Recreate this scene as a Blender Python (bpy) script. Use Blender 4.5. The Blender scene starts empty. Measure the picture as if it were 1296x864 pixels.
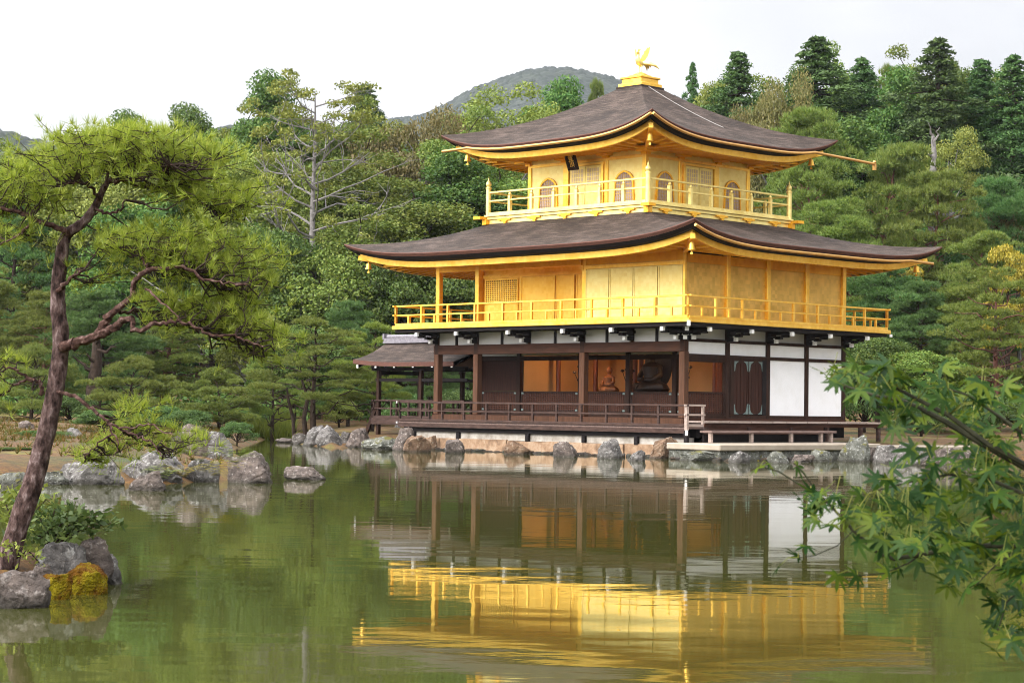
import bpy, math, random
import numpy as np
from mathutils import Vector, Matrix

sc = bpy.context.scene
COL = sc.collection
rad = math.radians

# ------------------------------------------------------------------ camera
YAW, PITCH, ROLL, FPX, EYE = 0.7918, 0.0328, 0.0135, 2549.4, 1.51
cam_data = bpy.data.cameras.new('camera')
cam = bpy.data.objects.new('camera', cam_data)
COL.objects.link(cam)
cam_data.sensor_width = 36.0
cam_data.lens = FPX * 36.0 / 1296.0
cam_data.clip_start = 0.1
cam_data.clip_end = 12000
FWD = np.array([0.0, math.cos(PITCH), math.sin(PITCH)])
RGT0 = np.array([1.0, 0, 0]); UP0 = np.cross(RGT0, FWD)
RGT = math.cos(ROLL) * RGT0 + math.sin(ROLL) * UP0
UPV = -math.sin(ROLL) * RGT0 + math.cos(ROLL) * UP0
cam.matrix_world = Matrix(((RGT[0], UPV[0], -FWD[0], 0), (RGT[1], UPV[1], -FWD[1], 0),
                           (RGT[2], UPV[2], -FWD[2], EYE), (0, 0, 0, 1)))
sc.camera = cam
cam_data.dof.use_dof = True
cam_data.dof.focus_distance = 62.0
cam_data.dof.aperture_fstop = 22.0

# ------------------------------------------------------------------ world: bright overcast sky
SUN_DIR = Vector((-0.80, -0.48, 0.58)).normalized()          # towards the sun
world = bpy.data.worlds.new('World')
sc.world = world
world.use_nodes = True
wt = world.node_tree
for n in list(wt.nodes): wt.nodes.remove(n)
def wn(t, **k):
    n = wt.nodes.new(t)
    for a, b in k.items(): setattr(n, a, b)
    return n
w_out = wn('ShaderNodeOutputWorld'); w_bg = wn('ShaderNodeBackground')
sky = wn('ShaderNodeTexSky', sky_type='NISHITA'); sky.sun_disc = False
sky.sun_elevation = math.asin(SUN_DIR.z); sky.sun_rotation = math.atan2(SUN_DIR.x, SUN_DIR.y)
tc = wn('ShaderNodeTexCoord'); sep = wn('ShaderNodeSeparateXYZ')
wt.links.new(tc.outputs['Generated'], sep.inputs[0])
ramp = wn('ShaderNodeValToRGB')                                # overcast: brighter to the zenith
ramp.color_ramp.elements[0].position = 0.0; ramp.color_ramp.elements[0].color = (.415, .41, .42, 1)
ramp.color_ramp.elements[1].position = 0.9; ramp.color_ramp.elements[1].color = (1.10, 1.10, 1.12, 1)
e = ramp.color_ramp.elements.new(.25); e.color = (.54, .54, .555, 1)
wt.links.new(sep.outputs['Z'], ramp.inputs[0])
mp = wn('ShaderNodeMapping'); mp.inputs['Scale'].default_value = (1, 1, 2.6)
wt.links.new(tc.outputs['Generated'], mp.inputs[0])
nz = wn('ShaderNodeTexNoise'); nz.inputs['Scale'].default_value = 3.4; nz.inputs['Detail'].default_value = 5
nz.inputs['Roughness'].default_value = .5
wt.links.new(mp.outputs[0], nz.inputs['Vector'])
cr = wn('ShaderNodeMapRange'); cr.inputs[1].default_value = .35; cr.inputs[2].default_value = .68
cr.inputs[3].default_value = .86; cr.inputs[4].default_value = 1.30
wt.links.new(nz.outputs[0], cr.inputs[0])
dotn = wn('ShaderNodeVectorMath', operation='DOT_PRODUCT'); dotn.inputs[1].default_value = SUN_DIR
wt.links.new(tc.outputs['Generated'], dotn.inputs[0])
glow = wn('ShaderNodeMapRange'); glow.inputs[1].default_value = -.2; glow.inputs[2].default_value = 1.0
glow.inputs[3].default_value = 1.0; glow.inputs[4].default_value = 3.4
wt.links.new(dotn.outputs['Value'], glow.inputs[0])
mul = wn('ShaderNodeMath', operation='MULTIPLY')
wt.links.new(cr.outputs[0], mul.inputs[0]); wt.links.new(glow.outputs[0], mul.inputs[1])
# brighter cloud to the left of the view
lft = wn('ShaderNodeMapRange'); lft.inputs[1].default_value = -.28; lft.inputs[2].default_value = .02
lft.inputs[3].default_value = 1.42; lft.inputs[4].default_value = 1.0
wt.links.new(sep.outputs['X'], lft.inputs[0])
mul2 = wn('ShaderNodeMath', operation='MULTIPLY')
wt.links.new(mul.outputs[0], mul2.inputs[0]); wt.links.new(lft.outputs[0], mul2.inputs[1])
cl = wn('ShaderNodeVectorMath', operation='SCALE')
wt.links.new(ramp.outputs[0], cl.inputs[0]); wt.links.new(mul2.outputs[0], cl.inputs['Scale'])
skys = wn('ShaderNodeVectorMath', operation='SCALE'); skys.inputs['Scale'].default_value = .1
wt.links.new(sky.outputs[0], skys.inputs[0])
mx = wn('ShaderNodeMix', data_type='RGBA'); mx.inputs[0].default_value = .93
wt.links.new(skys.outputs[0], mx.inputs[6]); wt.links.new(cl.outputs[0], mx.inputs[7])
wt.links.new(mx.outputs[2], w_bg.inputs[0]); w_bg.inputs[1].default_value = 1.0
wt.links.new(w_bg.outputs[0], w_out.inputs[0])

# ------------------------------------------------------------------ sun behind thin cloud
sd = bpy.data.lights.new('sun', 'SUN'); sd.energy = 1.5; sd.angle = rad(14); sd.color = (1.0, .95, .86)
sun = bpy.data.objects.new('sun', sd); COL.objects.link(sun)
sun.rotation_euler = (-SUN_DIR).to_track_quat('-Z', 'Y').to_euler()
sun.location = (-60, -40, 80)

sc.view_settings.view_transform = 'Standard'
try: sc.view_settings.look = 'None'
except Exception: pass
sc.view_settings.gamma = 1.0
sc.view_settings.use_curve_mapping = False
sc.view_settings.exposure = 0.75
sc.render.engine = 'CYCLES'
sc.cycles.filter_width = 1.05
sc.cycles.max_bounces = 8
sc.cycles.diffuse_bounces = 4
sc.cycles.glossy_bounces = 4
sc.cycles.transmission_bounces = 4
sc.cycles.transparent_max_bounces = 8
sc.cycles.caustics_reflective = False
sc.cycles.caustics_refractive = False
sc.cycles.sample_clamp_indirect = 6.0

# ------------------------------------------------------------------ pixel (of the 1296 px photo) -> place
def ray(u, v):
    return FWD + RGT * (u - 648) / FPX - UPV * (v - 432) / FPX
def P(u, v, Y):
    """the point seen at (u, v) that lies Y metres in front of the camera"""
    d = ray(u, v); t = Y / d[1]
    return np.array([d[0] * t, Y, EYE + d[2] * t])
def W0(u, v, z=0.0):
    d = ray(u, v); t = (z - EYE) / d[2]
    return np.array([d[0] * t, d[1] * t, z])
CY_, SY_ = math.cos(YAW), math.sin(YAW)
CAMX, CAMY = 41.5543, -48.6856
def L2W(x, y, z=0.0):
    """pavilion frame (x east, y north, south-east corner at 0,0) -> world"""
    dx, dy = x - CAMX, y - CAMY
    return np.array([CY_ * dx + SY_ * dy, -SY_ * dx + CY_ * dy, z])

# ------------------------------------------------------------------ tagging and object helpers
def tag(o, label=None, cat=None, group=None, kind=None):
    if label: o['label'] = label
    if cat: o['category'] = cat
    if group: o['group'] = group
    if kind: o['kind'] = kind
    return o
def empty(name, loc=(0, 0, 0), rz=0.0, parent=None):
    o = bpy.data.objects.new(name, None); COL.objects.link(o)
    o.location = Vector(loc); o.rotation_euler = (0, 0, rz); o.empty_display_size = .3
    if parent: o.parent = parent
    return o
def link_mesh(name, me, parent=None):
    o = bpy.data.objects.new(name, me); COL.objects.link(o)
    if parent: o.parent = parent
    return o
def mesh_np(name, verts, faces, mats, parent=None, smooth=False, midx=None):
    """numpy verts (n,3) and faces (m,k) -> one mesh object"""
    verts = np.asarray(verts, dtype=np.float32); faces = np.asarray(faces, dtype=np.int32)
    me = bpy.data.meshes.new(name)
    m, k = faces.shape
    me.vertices.add(len(verts)); me.vertices.foreach_set('co', verts.ravel())
    me.loops.add(m * k); me.loops.foreach_set('vertex_index', faces.ravel())
    me.polygons.add(m); me.polygons.foreach_set('loop_start', np.arange(0, m * k, k, dtype=np.int32))
    me.polygons.foreach_set('loop_total', np.full(m, k, dtype=np.int32))
    if smooth: me.polygons.foreach_set('use_smooth', np.ones(m, dtype=bool))
    for mt in (mats if isinstance(mats, (list, tuple)) else [mats]): me.materials.append(mt)
    if midx is not None: me.polygons.foreach_set('material_index', np.asarray(midx, dtype=np.int32))
    me.update(calc_edges=True)
    return link_mesh(name, me, parent)

class MB:
    def __init__(s): s.v = []; s.f = []; s.m = []; s.sm = []
    def add(s, vs, fs, mi=0, sm=False):
        b = len(s.v); s.v.extend([tuple(map(float, q)) for q in vs])
        for q in fs: s.f.append([b + i for i in q]); s.m.append(mi); s.sm.append(sm)
        return s
    def box(s, c, d, mi=0, rz=0.0):
        x, y, z = d[0] / 2, d[1] / 2, d[2] / 2; cs, sn = math.cos(rz), math.sin(rz)
        vs = []
        for k in (-1, 1):
            for j in (-1, 1):
                for i in (-1, 1):
                    px, py = i * x, j * y
                    vs.append((c[0] + px * cs - py * sn, c[1] + px * sn + py * cs, c[2] + k * z))
        return s.add(vs, [(0, 2, 3, 1), (4, 5, 7, 6), (0, 1, 5, 4), (1, 3, 7, 5), (3, 2, 6, 7), (2, 0, 4, 6)], mi)
    def b2(s, x0, x1, y0, y1, z0, z1, mi=0):
        return s.box(((x0 + x1) / 2, (y0 + y1) / 2, (z0 + z1) / 2), (abs(x1 - x0), abs(y1 - y0), abs(z1 - z0)), mi)
    def bar(s, p, q, w, h=None, mi=0):
        h = h or w
        p, q = Vector(p), Vector(q); d = (q - p).normalized()
        up = Vector((0, 0, 1)) if abs(d.z) < .95 else Vector((1, 0, 0))
        a = d.cross(up).normalized(); b = a.cross(d).normalized()
        vs = [e + a * i * w / 2 + b * j * h / 2 for e in (p, q) for i, j in ((-1, -1), (1, -1), (1, 1), (-1, 1))]
        return s.add(vs, [(3, 2, 1, 0), (4, 5, 6, 7), (0, 1, 5, 4), (1, 2, 6, 5), (2, 3, 7, 6), (3, 0, 4, 7)], mi)
    def tube(s, pts, r, n=8, mi=0, wob=0.0, rng=None):
        pts = [Vector(p) for p in pts]; m = len(pts)
        if not hasattr(r, '__len__'): r = [r] * m
        vs = []; a = None
        for i, p in enumerate(pts):
            d = (pts[min(i + 1, m - 1)] - pts[max(i - 1, 0)]).normalized()
            if a is None:
                a = d.cross(Vector((0, 0, 1)) if abs(d.z) < .9 else Vector((1, 0, 0))).normalized()
            else:
                a = (a - d * a.dot(d)).normalized()
            b = d.cross(a)
            for k in range(n):
                t = 2 * math.pi * k / n
                rr = r[i] * (1 + (wob * (rng.random() - .5) if rng else 0))
                vs.append(p + (a * math.cos(t) + b * math.sin(t)) * rr)
        fs = [(i * n + k, i * n + (k + 1) % n, (i + 1) * n + (k + 1) % n, (i + 1) * n + k) for i in range(m - 1) for k in range(n)]
        s.add(vs, fs, mi, True)
        s.add(vs[:n], [tuple(range(n - 1, -1, -1))], mi); s.add(vs[-n:], [tuple(range(n))], mi)
        return s
    def lathe(s, prof, n=16, c=(0, 0, 0), mi=0):
        vs = [(c[0] + r * math.cos(2 * math.pi * k / n), c[1] + r * math.sin(2 * math.pi * k / n), c[2] + z) for r, z in prof for k in range(n)]
        fs = [(i * n + k, i * n + (k + 1) % n, (i + 1) * n + (k + 1) % n, (i + 1) * n + k) for i in range(len(prof) - 1) for k in range(n)]
        s.add(vs, fs, mi, True)
        s.add(vs[:n], [tuple(range(n - 1, -1, -1))], mi); s.add(vs[-n:], [tuple(range(n))], mi)
        return s
    def prism(s, outline, fn, t0, t1, mi=0):
        """outline of 2-D points, fn(a, b, t) -> 3-D; thickness from t0 to t1"""
        n = len(outline)
        vs = [fn(a, b, t0) for a, b in outline] + [fn(a, b, t1) for a, b in outline]
        fs = [tuple(range(n - 1, -1, -1)), tuple(range(n, 2 * n))] + [(i, (i + 1) % n, n + (i + 1) % n, n + i) for i in range(n)]
        return s.add(vs, fs, mi)
    def build(s, name, mats, parent=None, bevel=0.0, sharp=50):
        me = bpy.data.meshes.new(name)
        me.from_pydata(s.v, [], s.f)
        for mt in (mats if isinstance(mats, (list, tuple)) else [mats]): me.materials.append(mt)
        me.polygons.foreach_set('material_index', s.m)
        me.polygons.foreach_set('use_smooth', s.sm)
        if any(s.sm): me.set_sharp_from_angle(angle=rad(sharp))
        me.update()
        o = link_mesh(name, me, parent)
        if bevel:
            b = o.modifiers.new('soft_edges', 'BEVEL'); b.width = bevel; b.segments = 1; b.limit_method = 'ANGLE'
        return o
def copy_tree(o, parent=None):
    c = o.copy(); COL.objects.link(c)
    if parent: c.parent = parent
    for ch in o.children: copy_tree(ch, c)
    return c

# ------------------------------------------------------------------ materials
def new_mat(name):
    m = bpy.data.materials.new(name); m.use_nodes = True
    nt = m.node_tree
    return m, nt, nt.nodes['Principled BSDF']
def nd(nt, t, ins=None, **k):
    n = nt.nodes.new(t)
    for a, b in k.items(): setattr(n, a, b)
    for a, b in (ins or {}).items():
        if hasattr(b, 'is_output'): nt.links.new(b, n.inputs[a])
        else: n.inputs[a].default_value = b
    return n
def c4(c): return (c[0], c[1], c[2], 1)
def ramp_node(nt, fac, stops):
    r = nt.nodes.new('ShaderNodeValToRGB'); el = r.color_ramp.elements
    el[0].position, el[0].color = stops[0][0], c4(stops[0][1])
    el[1].position, el[1].color = stops[-1][0], c4(stops[-1][1])
    for p, c in stops[1:-1]:
        q = el.new(p); q.color = c4(c)
    nt.links.new(fac, r.inputs[0]); return r
def simple(name, stops, scale=4, rough=.6, metal=0.0, stretch=(1, 1, 1), detail=6, bump=0.0, bscale=30, bdist=.01, spec=.5, coord='Object'):
    m, nt, b = new_mat(name)
    t = nd(nt, 'ShaderNodeTexCoord')
    mp_ = nd(nt, 'ShaderNodeMapping', {'Vector': t.outputs[coord], 'Scale': stretch})
    n1 = nd(nt, 'ShaderNodeTexNoise', {'Vector': mp_.outputs[0], 'Scale': scale, 'Detail': detail, 'Roughness': .62})
    r = ramp_node(nt, n1.outputs[0], stops)
    nt.links.new(r.outputs[0], b.inputs['Base Color'])
    b.inputs['Roughness'].default_value = rough; b.inputs['Metallic'].default_value = metal
    b.inputs['Specular IOR Level'].default_value = spec
    if bump:
        n2 = nd(nt, 'ShaderNodeTexNoise', {'Vector': mp_.outputs[0], 'Scale': bscale, 'Detail': 5})
        bp = nd(nt, 'ShaderNodeBump', {'Height': n2.outputs[0], 'Strength': bump, 'Distance': bdist})
        nt.links.new(bp.outputs[0], b.inputs['Normal'])
    return m
M = {}
def gold(name, c1, c2, rough, metal=.85, cell=.11, bump=.12):
    """gold leaf laid in small squares"""
    m, nt, b = new_mat(name)
    t = nd(nt, 'ShaderNodeTexCoord')
    n1 = nd(nt, 'ShaderNodeTexNoise', {'Vector': t.outputs['Object'], 'Scale': 1.7, 'Detail': 5})
    vo = nd(nt, 'ShaderNodeTexVoronoi', {'Vector': t.outputs['Object'], 'Scale': 1 / cell, 'Randomness': .15}, distance='CHEBYCHEV')
    mixf = nd(nt, 'ShaderNodeMix', {0: .20, 2: n1.outputs[0], 3: nd(nt, 'ShaderNodeSeparateColor', {0: vo.outputs['Color']}).outputs[0]})
    r = ramp_node(nt, mixf.outputs[0], [(.32, tuple(a * .86 for a in c1)), (.68, c2)])
    nt.links.new(r.outputs[0], b.inputs['Base Color'])
    rr = nd(nt, 'ShaderNodeMapRange', {0: mixf.outputs[0], 3: rough - .08, 4: rough + .1})
    nt.links.new(rr.outputs[0], b.inputs['Roughness'])
    b.inputs['Metallic'].default_value = metal
    n2 = nd(nt, 'ShaderNodeTexNoise', {'Vector': t.outputs['Object'], 'Scale': 26, 'Detail': 3})
    bp = nd(nt, 'ShaderNodeBump', {'Height': n2.outputs[0], 'Strength': bump, 'Distance': .01})
    nt.links.new(bp.outputs[0], b.inputs['Normal'])
    return m
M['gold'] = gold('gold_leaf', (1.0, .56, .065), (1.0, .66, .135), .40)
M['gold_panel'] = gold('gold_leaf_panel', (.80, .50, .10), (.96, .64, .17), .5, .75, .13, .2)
M['gold_bounce'] = gold('gold_leaf_bounce', (1.0, .46, .025), (1.0, .56, .05), .42, .6)  # orange of light bounced from gold to gold, put into the leaf colour
M['gold_lit'] = gold('gold_leaf_lit', (1.0, .755, .22), (1.0, .84, .33), .48, .6, .12, .15)  # paler leaf: brightness of the lit shutters and third floor put into the colour
M['gold_dim'] = simple('gold_gutter', [(.3, (.55, .30, .09)), (.7, (.72, .42, .13))], 3, .38, .8)
M['ridge_tile_pale'] = simple('pale_cable', [(.3, (.26, .24, .22)), (.7, (.36, .34, .32))], 6, .6)
def roof_mat(name, dark, mid, light):
    m, nt, b = new_mat(name)
    t = nd(nt, 'ShaderNodeTexCoord')
    n1 = nd(nt, 'ShaderNodeTexNoise', {'Vector': t.outputs['Object'], 'Scale': 1.1, 'Detail': 8, 'Roughness': .65})
    mp_ = nd(nt, 'ShaderNodeMapping', {'Vector': t.outputs['Object'], 'Scale': (1.3, 1.3, 26)})
    n2 = nd(nt, 'ShaderNodeTexNoise', {'Vector': mp_.outputs[0], 'Scale': 1.0, 'Detail': 7, 'Roughness': .7})
    n3 = nd(nt, 'ShaderNodeTexNoise', {'Vector': t.outputs['Object'], 'Scale': 24, 'Detail': 4, 'Roughness': .8})
    mx0 = nd(nt, 'ShaderNodeMix', {0: .58, 2: n1.outputs[0], 3: n2.outputs[0]})
    mx_ = nd(nt, 'ShaderNodeMix', {0: .30, 2: mx0.outputs[0], 3: n3.outputs[0]})
    r = ramp_node(nt, mx_.outputs[0], [(.39, dark), (.5, mid), (.60, light)])
    nt.links.new(r.outputs[0], b.inputs['Base Color'])
    b.inputs['Roughness'].default_value = .85; b.inputs['Specular IOR Level'].default_value = .25
    bp = nd(nt, 'ShaderNodeBump', {'Height': n2.outputs[0], 'Strength': 1.0, 'Distance': .09})
    nt.links.new(bp.outputs[0], b.inputs['Normal'])
    return m
M['roof'] = roof_mat('cypress_bark', (.010, .0065, .0045), (.041, .027, .020), (.118, .085, .069))
M['roof_edge'] = simple('bark_edge', [(.3, (.055, .018, .011)), (.7, (.12, .042, .024))], 6, .8, stretch=(1, 1, 8))
M['black'] = simple('black_lacquer', [(.3, (.008, .006, .006)), (.7, (.016, .012, .012))], 5, .7, spec=.15)
M['wood'] = simple('dark_wood', [(.3, (.014, .006, .004)), (.7, (.040, .017, .009))], 3, .72, spec=.18, stretch=(3, 3, .5), bump=.25)
M['beam'] = simple('brown_beam', [(.3, (.032, .013, .007)), (.7, (.072, .029, .016))], 3, .72, spec=.18, stretch=(.6, .6, 4), bump=.2)
M['pillar'] = simple('brown_pillar', [(.3, (.052, .023, .012)), (.7, (.115, .052, .028))], 3, .72, spec=.18, stretch=(5, 5, .4), bump=.2)
M['door'] = simple('door_wood', [(.3, (.020, .008, .005)), (.7, (.056, .021, .013))], 3, .72, spec=.18, stretch=(8, 8, .4), bump=.2)
M['deck'] = simple('weathered_deck', [(.3, (.10, .062, .050)), (.7, (.24, .16, .135))], 3, .75, stretch=(6, .6, 6), bump=.3)
M['deck_pale'] = simple('pale_deck', [(.3, (.22, .16, .13)), (.7, (.42, .33, .28))], 3, .75, stretch=(6, .6, 6), bump=.3)
M['rail'] = simple('weathered_rail', [(.3, (.024, .013, .010)), (.7, (.080, .046, .036))], 4, .8, spec=.2, stretch=(1, 1, 3), bump=.3)
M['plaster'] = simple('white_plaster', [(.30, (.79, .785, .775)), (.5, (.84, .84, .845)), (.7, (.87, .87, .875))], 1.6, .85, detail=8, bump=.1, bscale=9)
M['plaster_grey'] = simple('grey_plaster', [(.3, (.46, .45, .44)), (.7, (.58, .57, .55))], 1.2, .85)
M['white'] = simple('white_paint', [(.3, (.74, .73, .70)), (.7, (.82, .81, .79))], 8, .6)
M['bronze'] = simple('green_bronze', [(.3, (.10, .15, .14)), (.7, (.22, .29, .27))], 12, .5, .4)
M['lattice_back'] = simple('lattice_paper', [(.3, (.50, .38, .38)), (.7, (.58, .45, .44))], 2, .8)
M['lattice'] = simple('lattice_gilt', [(.3, (.55, .36, .12)), (.7, (.75, .50, .18))], 6, .5, .4)
M['interior'] = simple('gilded_interior', [(.3, (.66, .38, .14)), (.7, (.78, .48, .20))], 1.0, .6)
M['statue'] = simple('dark_statue', [(.3, (.010, .007, .006)), (.7, (.03, .018, .012))], 9, .5)
M['statue_gilt'] = simple('painted_statue', [(.3, (.20, .075, .03)), (.7, (.38, .17, .07))], 8, .5)
M['red_wood'] = simple('red_interior_post', [(.3, (.12, .03, .012)), (.7, (.20, .055, .02))], 3, .5, stretch=(4, 4, .5))
M['tan_stone'] = simple('tan_stone', [(.30, (.12, .07, .04)), (.5, (.27, .165, .095)), (.70, (.38, .28, .19))], 3.2, .9, bump=.5, bscale=12, bdist=.03)
M['pale_stone'] = simple('pale_render', [(.3, (.20, .17, .135)), (.55, (.38, .345, .30)), (.72, (.50, .47, .43))], 3.0, .9, bump=.3, bscale=14, bdist=.02)
M['terrace'] = simple('beige_slab', [(.3, (.26, .21, .155)), (.7, (.38, .32, .25))], 1.5, .85, bump=.2, bscale=40)
def rock_mat(name, stops, lichen, scale=3.0, moss=None):
    m, nt, b = new_mat(name)
    t = nd(nt, 'ShaderNodeTexCoord')
    oi = nd(nt, 'ShaderNodeObjectInfo')
    off = nd(nt, 'ShaderNodeVectorMath', {0: t.outputs['Object'], 1: oi.outputs['Location']}, operation='ADD')
    n1 = nd(nt, 'ShaderNodeTexNoise', {'Vector': off.outputs[0], 'Scale': scale, 'Detail': 8, 'Roughness': .68})
    r = ramp_node(nt, n1.outputs[0], stops)
    n2 = nd(nt, 'ShaderNodeTexNoise', {'Vector': off.outputs[0], 'Scale': scale * 2.6, 'Detail': 6, 'Roughness': .6})
    f = nd(nt, 'ShaderNodeMapRange', {0: n2.outputs[0], 1: .56, 2: .66})
    mx_ = nd(nt, 'ShaderNodeMix', {0: f.outputs[0], 6: r.outputs[0], 7: c4(lichen)}, data_type='RGBA')
    col = mx_.outputs[2]
    if moss:
        n3 = nd(nt, 'ShaderNodeTexNoise', {'Vector': off.outputs[0], 'Scale': scale * .7, 'Detail': 5})
        g = nd(nt, 'ShaderNodeNewGeometry'); sx = nd(nt, 'ShaderNodeSeparateXYZ', {0: g.outputs['Normal']})
        ad = nd(nt, 'ShaderNodeMath', {0: n3.outputs[0], 1: nd(nt, 'ShaderNodeMath', {0: sx.outputs[2], 1: .22}, operation='MULTIPLY').outputs[0]}, operation='ADD')
        f2 = nd(nt, 'ShaderNodeMapRange', {0: ad.outputs[0], 1: .66, 2: .74})
        mm = nd(nt, 'ShaderNodeMix', {0: f2.outputs[0], 6: col, 7: c4(moss)}, data_type='RGBA'); col = mm.outputs[2]
    # damp band at the waterline
    g2 = nd(nt, 'ShaderNodeNewGeometry'); sz = nd(nt, 'ShaderNodeSeparateXYZ', {0: g2.outputs['Position']})
    fw = nd(nt, 'ShaderNodeMapRange', {0: sz.outputs[2], 1: .03, 2: .12, 3: .75, 4: 0.0})
    wet = nd(nt, 'ShaderNodeMix', {0: fw.outputs[0], 6: col, 7: (.035, .03, .022, 1)}, data_type='RGBA')
    nt.links.new(wet.outputs[2], b.inputs['Base Color'])
    b.inputs['Roughness'].default_value = .88
    nb = nd(nt, 'ShaderNodeTexNoise', {'Vector': off.outputs[0], 'Scale': scale * 6, 'Detail': 8, 'Roughness': .7})
    bp = nd(nt, 'ShaderNodeBump', {'Height': nb.outputs[0], 'Strength': 1.0, 'Distance': .07})
    nt.links.new(bp.outputs[0], b.inputs['Normal'])
    return m
M['rock'] = rock_mat('grey_rock', [(.34, (.045, .040, .037)), (.5, (.13, .118, .108)), (.66, (.25, .23, .215))], (.38, .365, .34), 4.5)
M['rock_brown'] = rock_mat('brown_rock', [(.34, (.038, .028, .023)), (.5, (.115, .088, .074)), (.66, (.20, .155, .13))], (.32, .275, .245), 4.5)
M['rock_tan'] = rock_mat('tan_rock', [(.34, (.075, .042, .022)), (.5, (.17, .098, .055)), (.66, (.27, .18, .115))], (.33, .26, .19), 4)
M['rock_green'] = rock_mat('grey_green_rock', [(.34, (.04, .04, .03)), (.5, (.12, .12, .096)), (.66, (.22, .22, .19))], (.35, .35, .32), 4.5, (.12, .11, .02))
M['rock_moss'] = rock_mat('mossy_rock', [(.34, (.03, .025, .022)), (.5, (.09, .077, .066)), (.66, (.18, .16, .145))], (.30, .28, .26), 5, (.11, .055, .006))
M['moss'] = simple('moss', [(.36, (.075, .026, .005)), (.48, (.12, .055, .005)), (.56, (.17, .125, .006)), (.68, (.24, .20, .008))], 4, .95, detail=9, bump=1.0, bscale=60, bdist=.05, spec=.1)
def foliage(name, ca, cb, cc=None, trans=.24, rough=.55, island=.62, objvar=.11, gloss=.018):
    """leaf colour varies leaf by leaf, clump by clump and tree by tree"""
    m, nt, b = new_mat(name)
    nt.nodes.remove(b)
    out = nt.nodes['Material Output']
    g = nd(nt, 'ShaderNodeNewGeometry'); t = nd(nt, 'ShaderNodeTexCoord'); oi = nd(nt, 'ShaderNodeObjectInfo')
    n1 = nd(nt, 'ShaderNodeTexNoise', {'Vector': t.outputs['Object'], 'Scale': .55, 'Detail': 3})
    f = nd(nt, 'ShaderNodeMix', {0: island, 2: n1.outputs[0], 3: g.outputs['Random Per Island']})
    r = ramp_node(nt, f.outputs[0], [(.22, ca), (.55, cb), (.85, cc or cb)])
    hs = nd(nt, 'ShaderNodeHueSaturation', {'Color': r.outputs[0],
            'Hue': nd(nt, 'ShaderNodeMapRange', {0: oi.outputs['Random'], 3: .5 - objvar * .18, 4: .5 + objvar * .18}).outputs[0],
            'Value': nd(nt, 'ShaderNodeMapRange', {0: oi.outputs['Random'], 3: 1 - objvar * 1.6, 4: 1 + objvar * 1.6}).outputs[0]})
    d = nd(nt, 'ShaderNodeBsdfDiffuse', {'Color': hs.outputs[0]})
    tr = nd(nt, 'ShaderNodeBsdfTranslucent', {'Color': hs.outputs[0]})
    gl = nd(nt, 'ShaderNodeBsdfGlossy', {'Color': (1, 1, 1, 1), 'Roughness': rough})
    m1 = nd(nt, 'ShaderNodeMixShader', {0: trans, 1: d.outputs[0], 2: tr.outputs[0]})
    m2 = nd(nt, 'ShaderNodeMixShader', {0: gloss, 1: m1.outputs[0], 2: gl.outputs[0]})
    nt.links.new(m2.outputs[0], out.inputs['Surface'])
    return m
M['f_pine'] = foliage('pine_needles', (.085, .142, .020), (.145, .205, .034), (.21, .25, .05))
M['f_pine_yellow'] = foliage('yellowish_pine_needles', (.11, .145, .020), (.175, .215, .032), (.24, .26, .05))
M['f_pine_blue'] = foliage('dark_pine_needles', (.046, .102, .024), (.082, .150, .036), (.125, .19, .05))
M['f_garden'] = foliage('clipped_pine_needles', (.085, .13, .022), (.145, .185, .033), (.20, .23, .05))
M['f_cyp'] = foliage('cypress_sprays', (.030, .070, .016), (.056, .108, .024), (.09, .15, .036), .2)
M['f_dark'] = foliage('dark_leaves', (.040, .092, .016), (.080, .146, .024), (.13, .185, .032))
M['f_olive'] = foliage('olive_leaves', (.072, .118, .018), (.128, .176, .026), (.20, .23, .04))
M['f_brown'] = foliage('browning_leaves', (.095, .098, .024), (.15, .138, .040), (.21, .175, .055))
M['f_yellow'] = foliage('yellow_leaves', (.17, .15, .015), (.27, .21, .02), (.36, .27, .03))
M['f_lime'] = foliage('yellow_green_leaves', (.11, .14, .02), (.175, .205, .034), (.25, .26, .05))
M['f_rust'] = foliage('rusty_leaves', (.12, .07, .03), (.19, .11, .05), (.24, .14, .07))
M['f_fore'] = foliage('near_pine_needles', (.17, .235, .020), (.26, .325, .032), (.38, .41, .06), .5, .45, .8, 0)
M['f_maple'] = foliage('maple_leaves', (.016, .044, .010), (.036, .074, .012), (.085, .118, .010), .38, .35, .9, 0, .008)
M['f_shrub'] = foliage('shrub_leaves', (.040, .080, .020), (.07, .125, .028), (.12, .18, .04))
M['f_grass'] = foliage('reed_blades', (.13, .19, .025), (.20, .27, .035), (.27, .33, .06))
M['bark_pine'] = simple('pine_bark', [(.36, (.018, .011, .010)), (.48, (.062, .038, .033)), (.56, (.10, .066, .060)), (.66, (.21, .155, .145))], 17, .95, stretch=(1, 1, .5), detail=4, bump=1.0, bscale=17, bdist=.05, spec=.1)
M['bark_limb'] = simple('pine_limb_bark', [(.34, (.022, .012, .010)), (.55, (.075, .040, .032)), (.70, (.17, .115, .10))], 22, .95, detail=4, bump=1.0, bscale=25, bdist=.02, spec=.1)
M['bark_red'] = simple('red_pine_bark', [(.3, (.055, .017, .010)), (.7, (.14, .050, .032))], 5, .85, stretch=(1, 1, .5), bump=.6, bscale=16, bdist=.02)
M['bark_grey'] = simple('grey_bark', [(.3, (.10, .09, .083)), (.7, (.24, .22, .21))], 3, .9)
M['bark_dark'] = simple('dark_bark', [(.3, (.016, .011, .008)), (.7, (.055, .038, .028))], 6, .95, spec=.1)
M['bark_maple'] = simple('maple_bark', [(.3, (.012, .013, .007)), (.7, (.042, .042, .022))], 40, .8, spec=.15)

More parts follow.
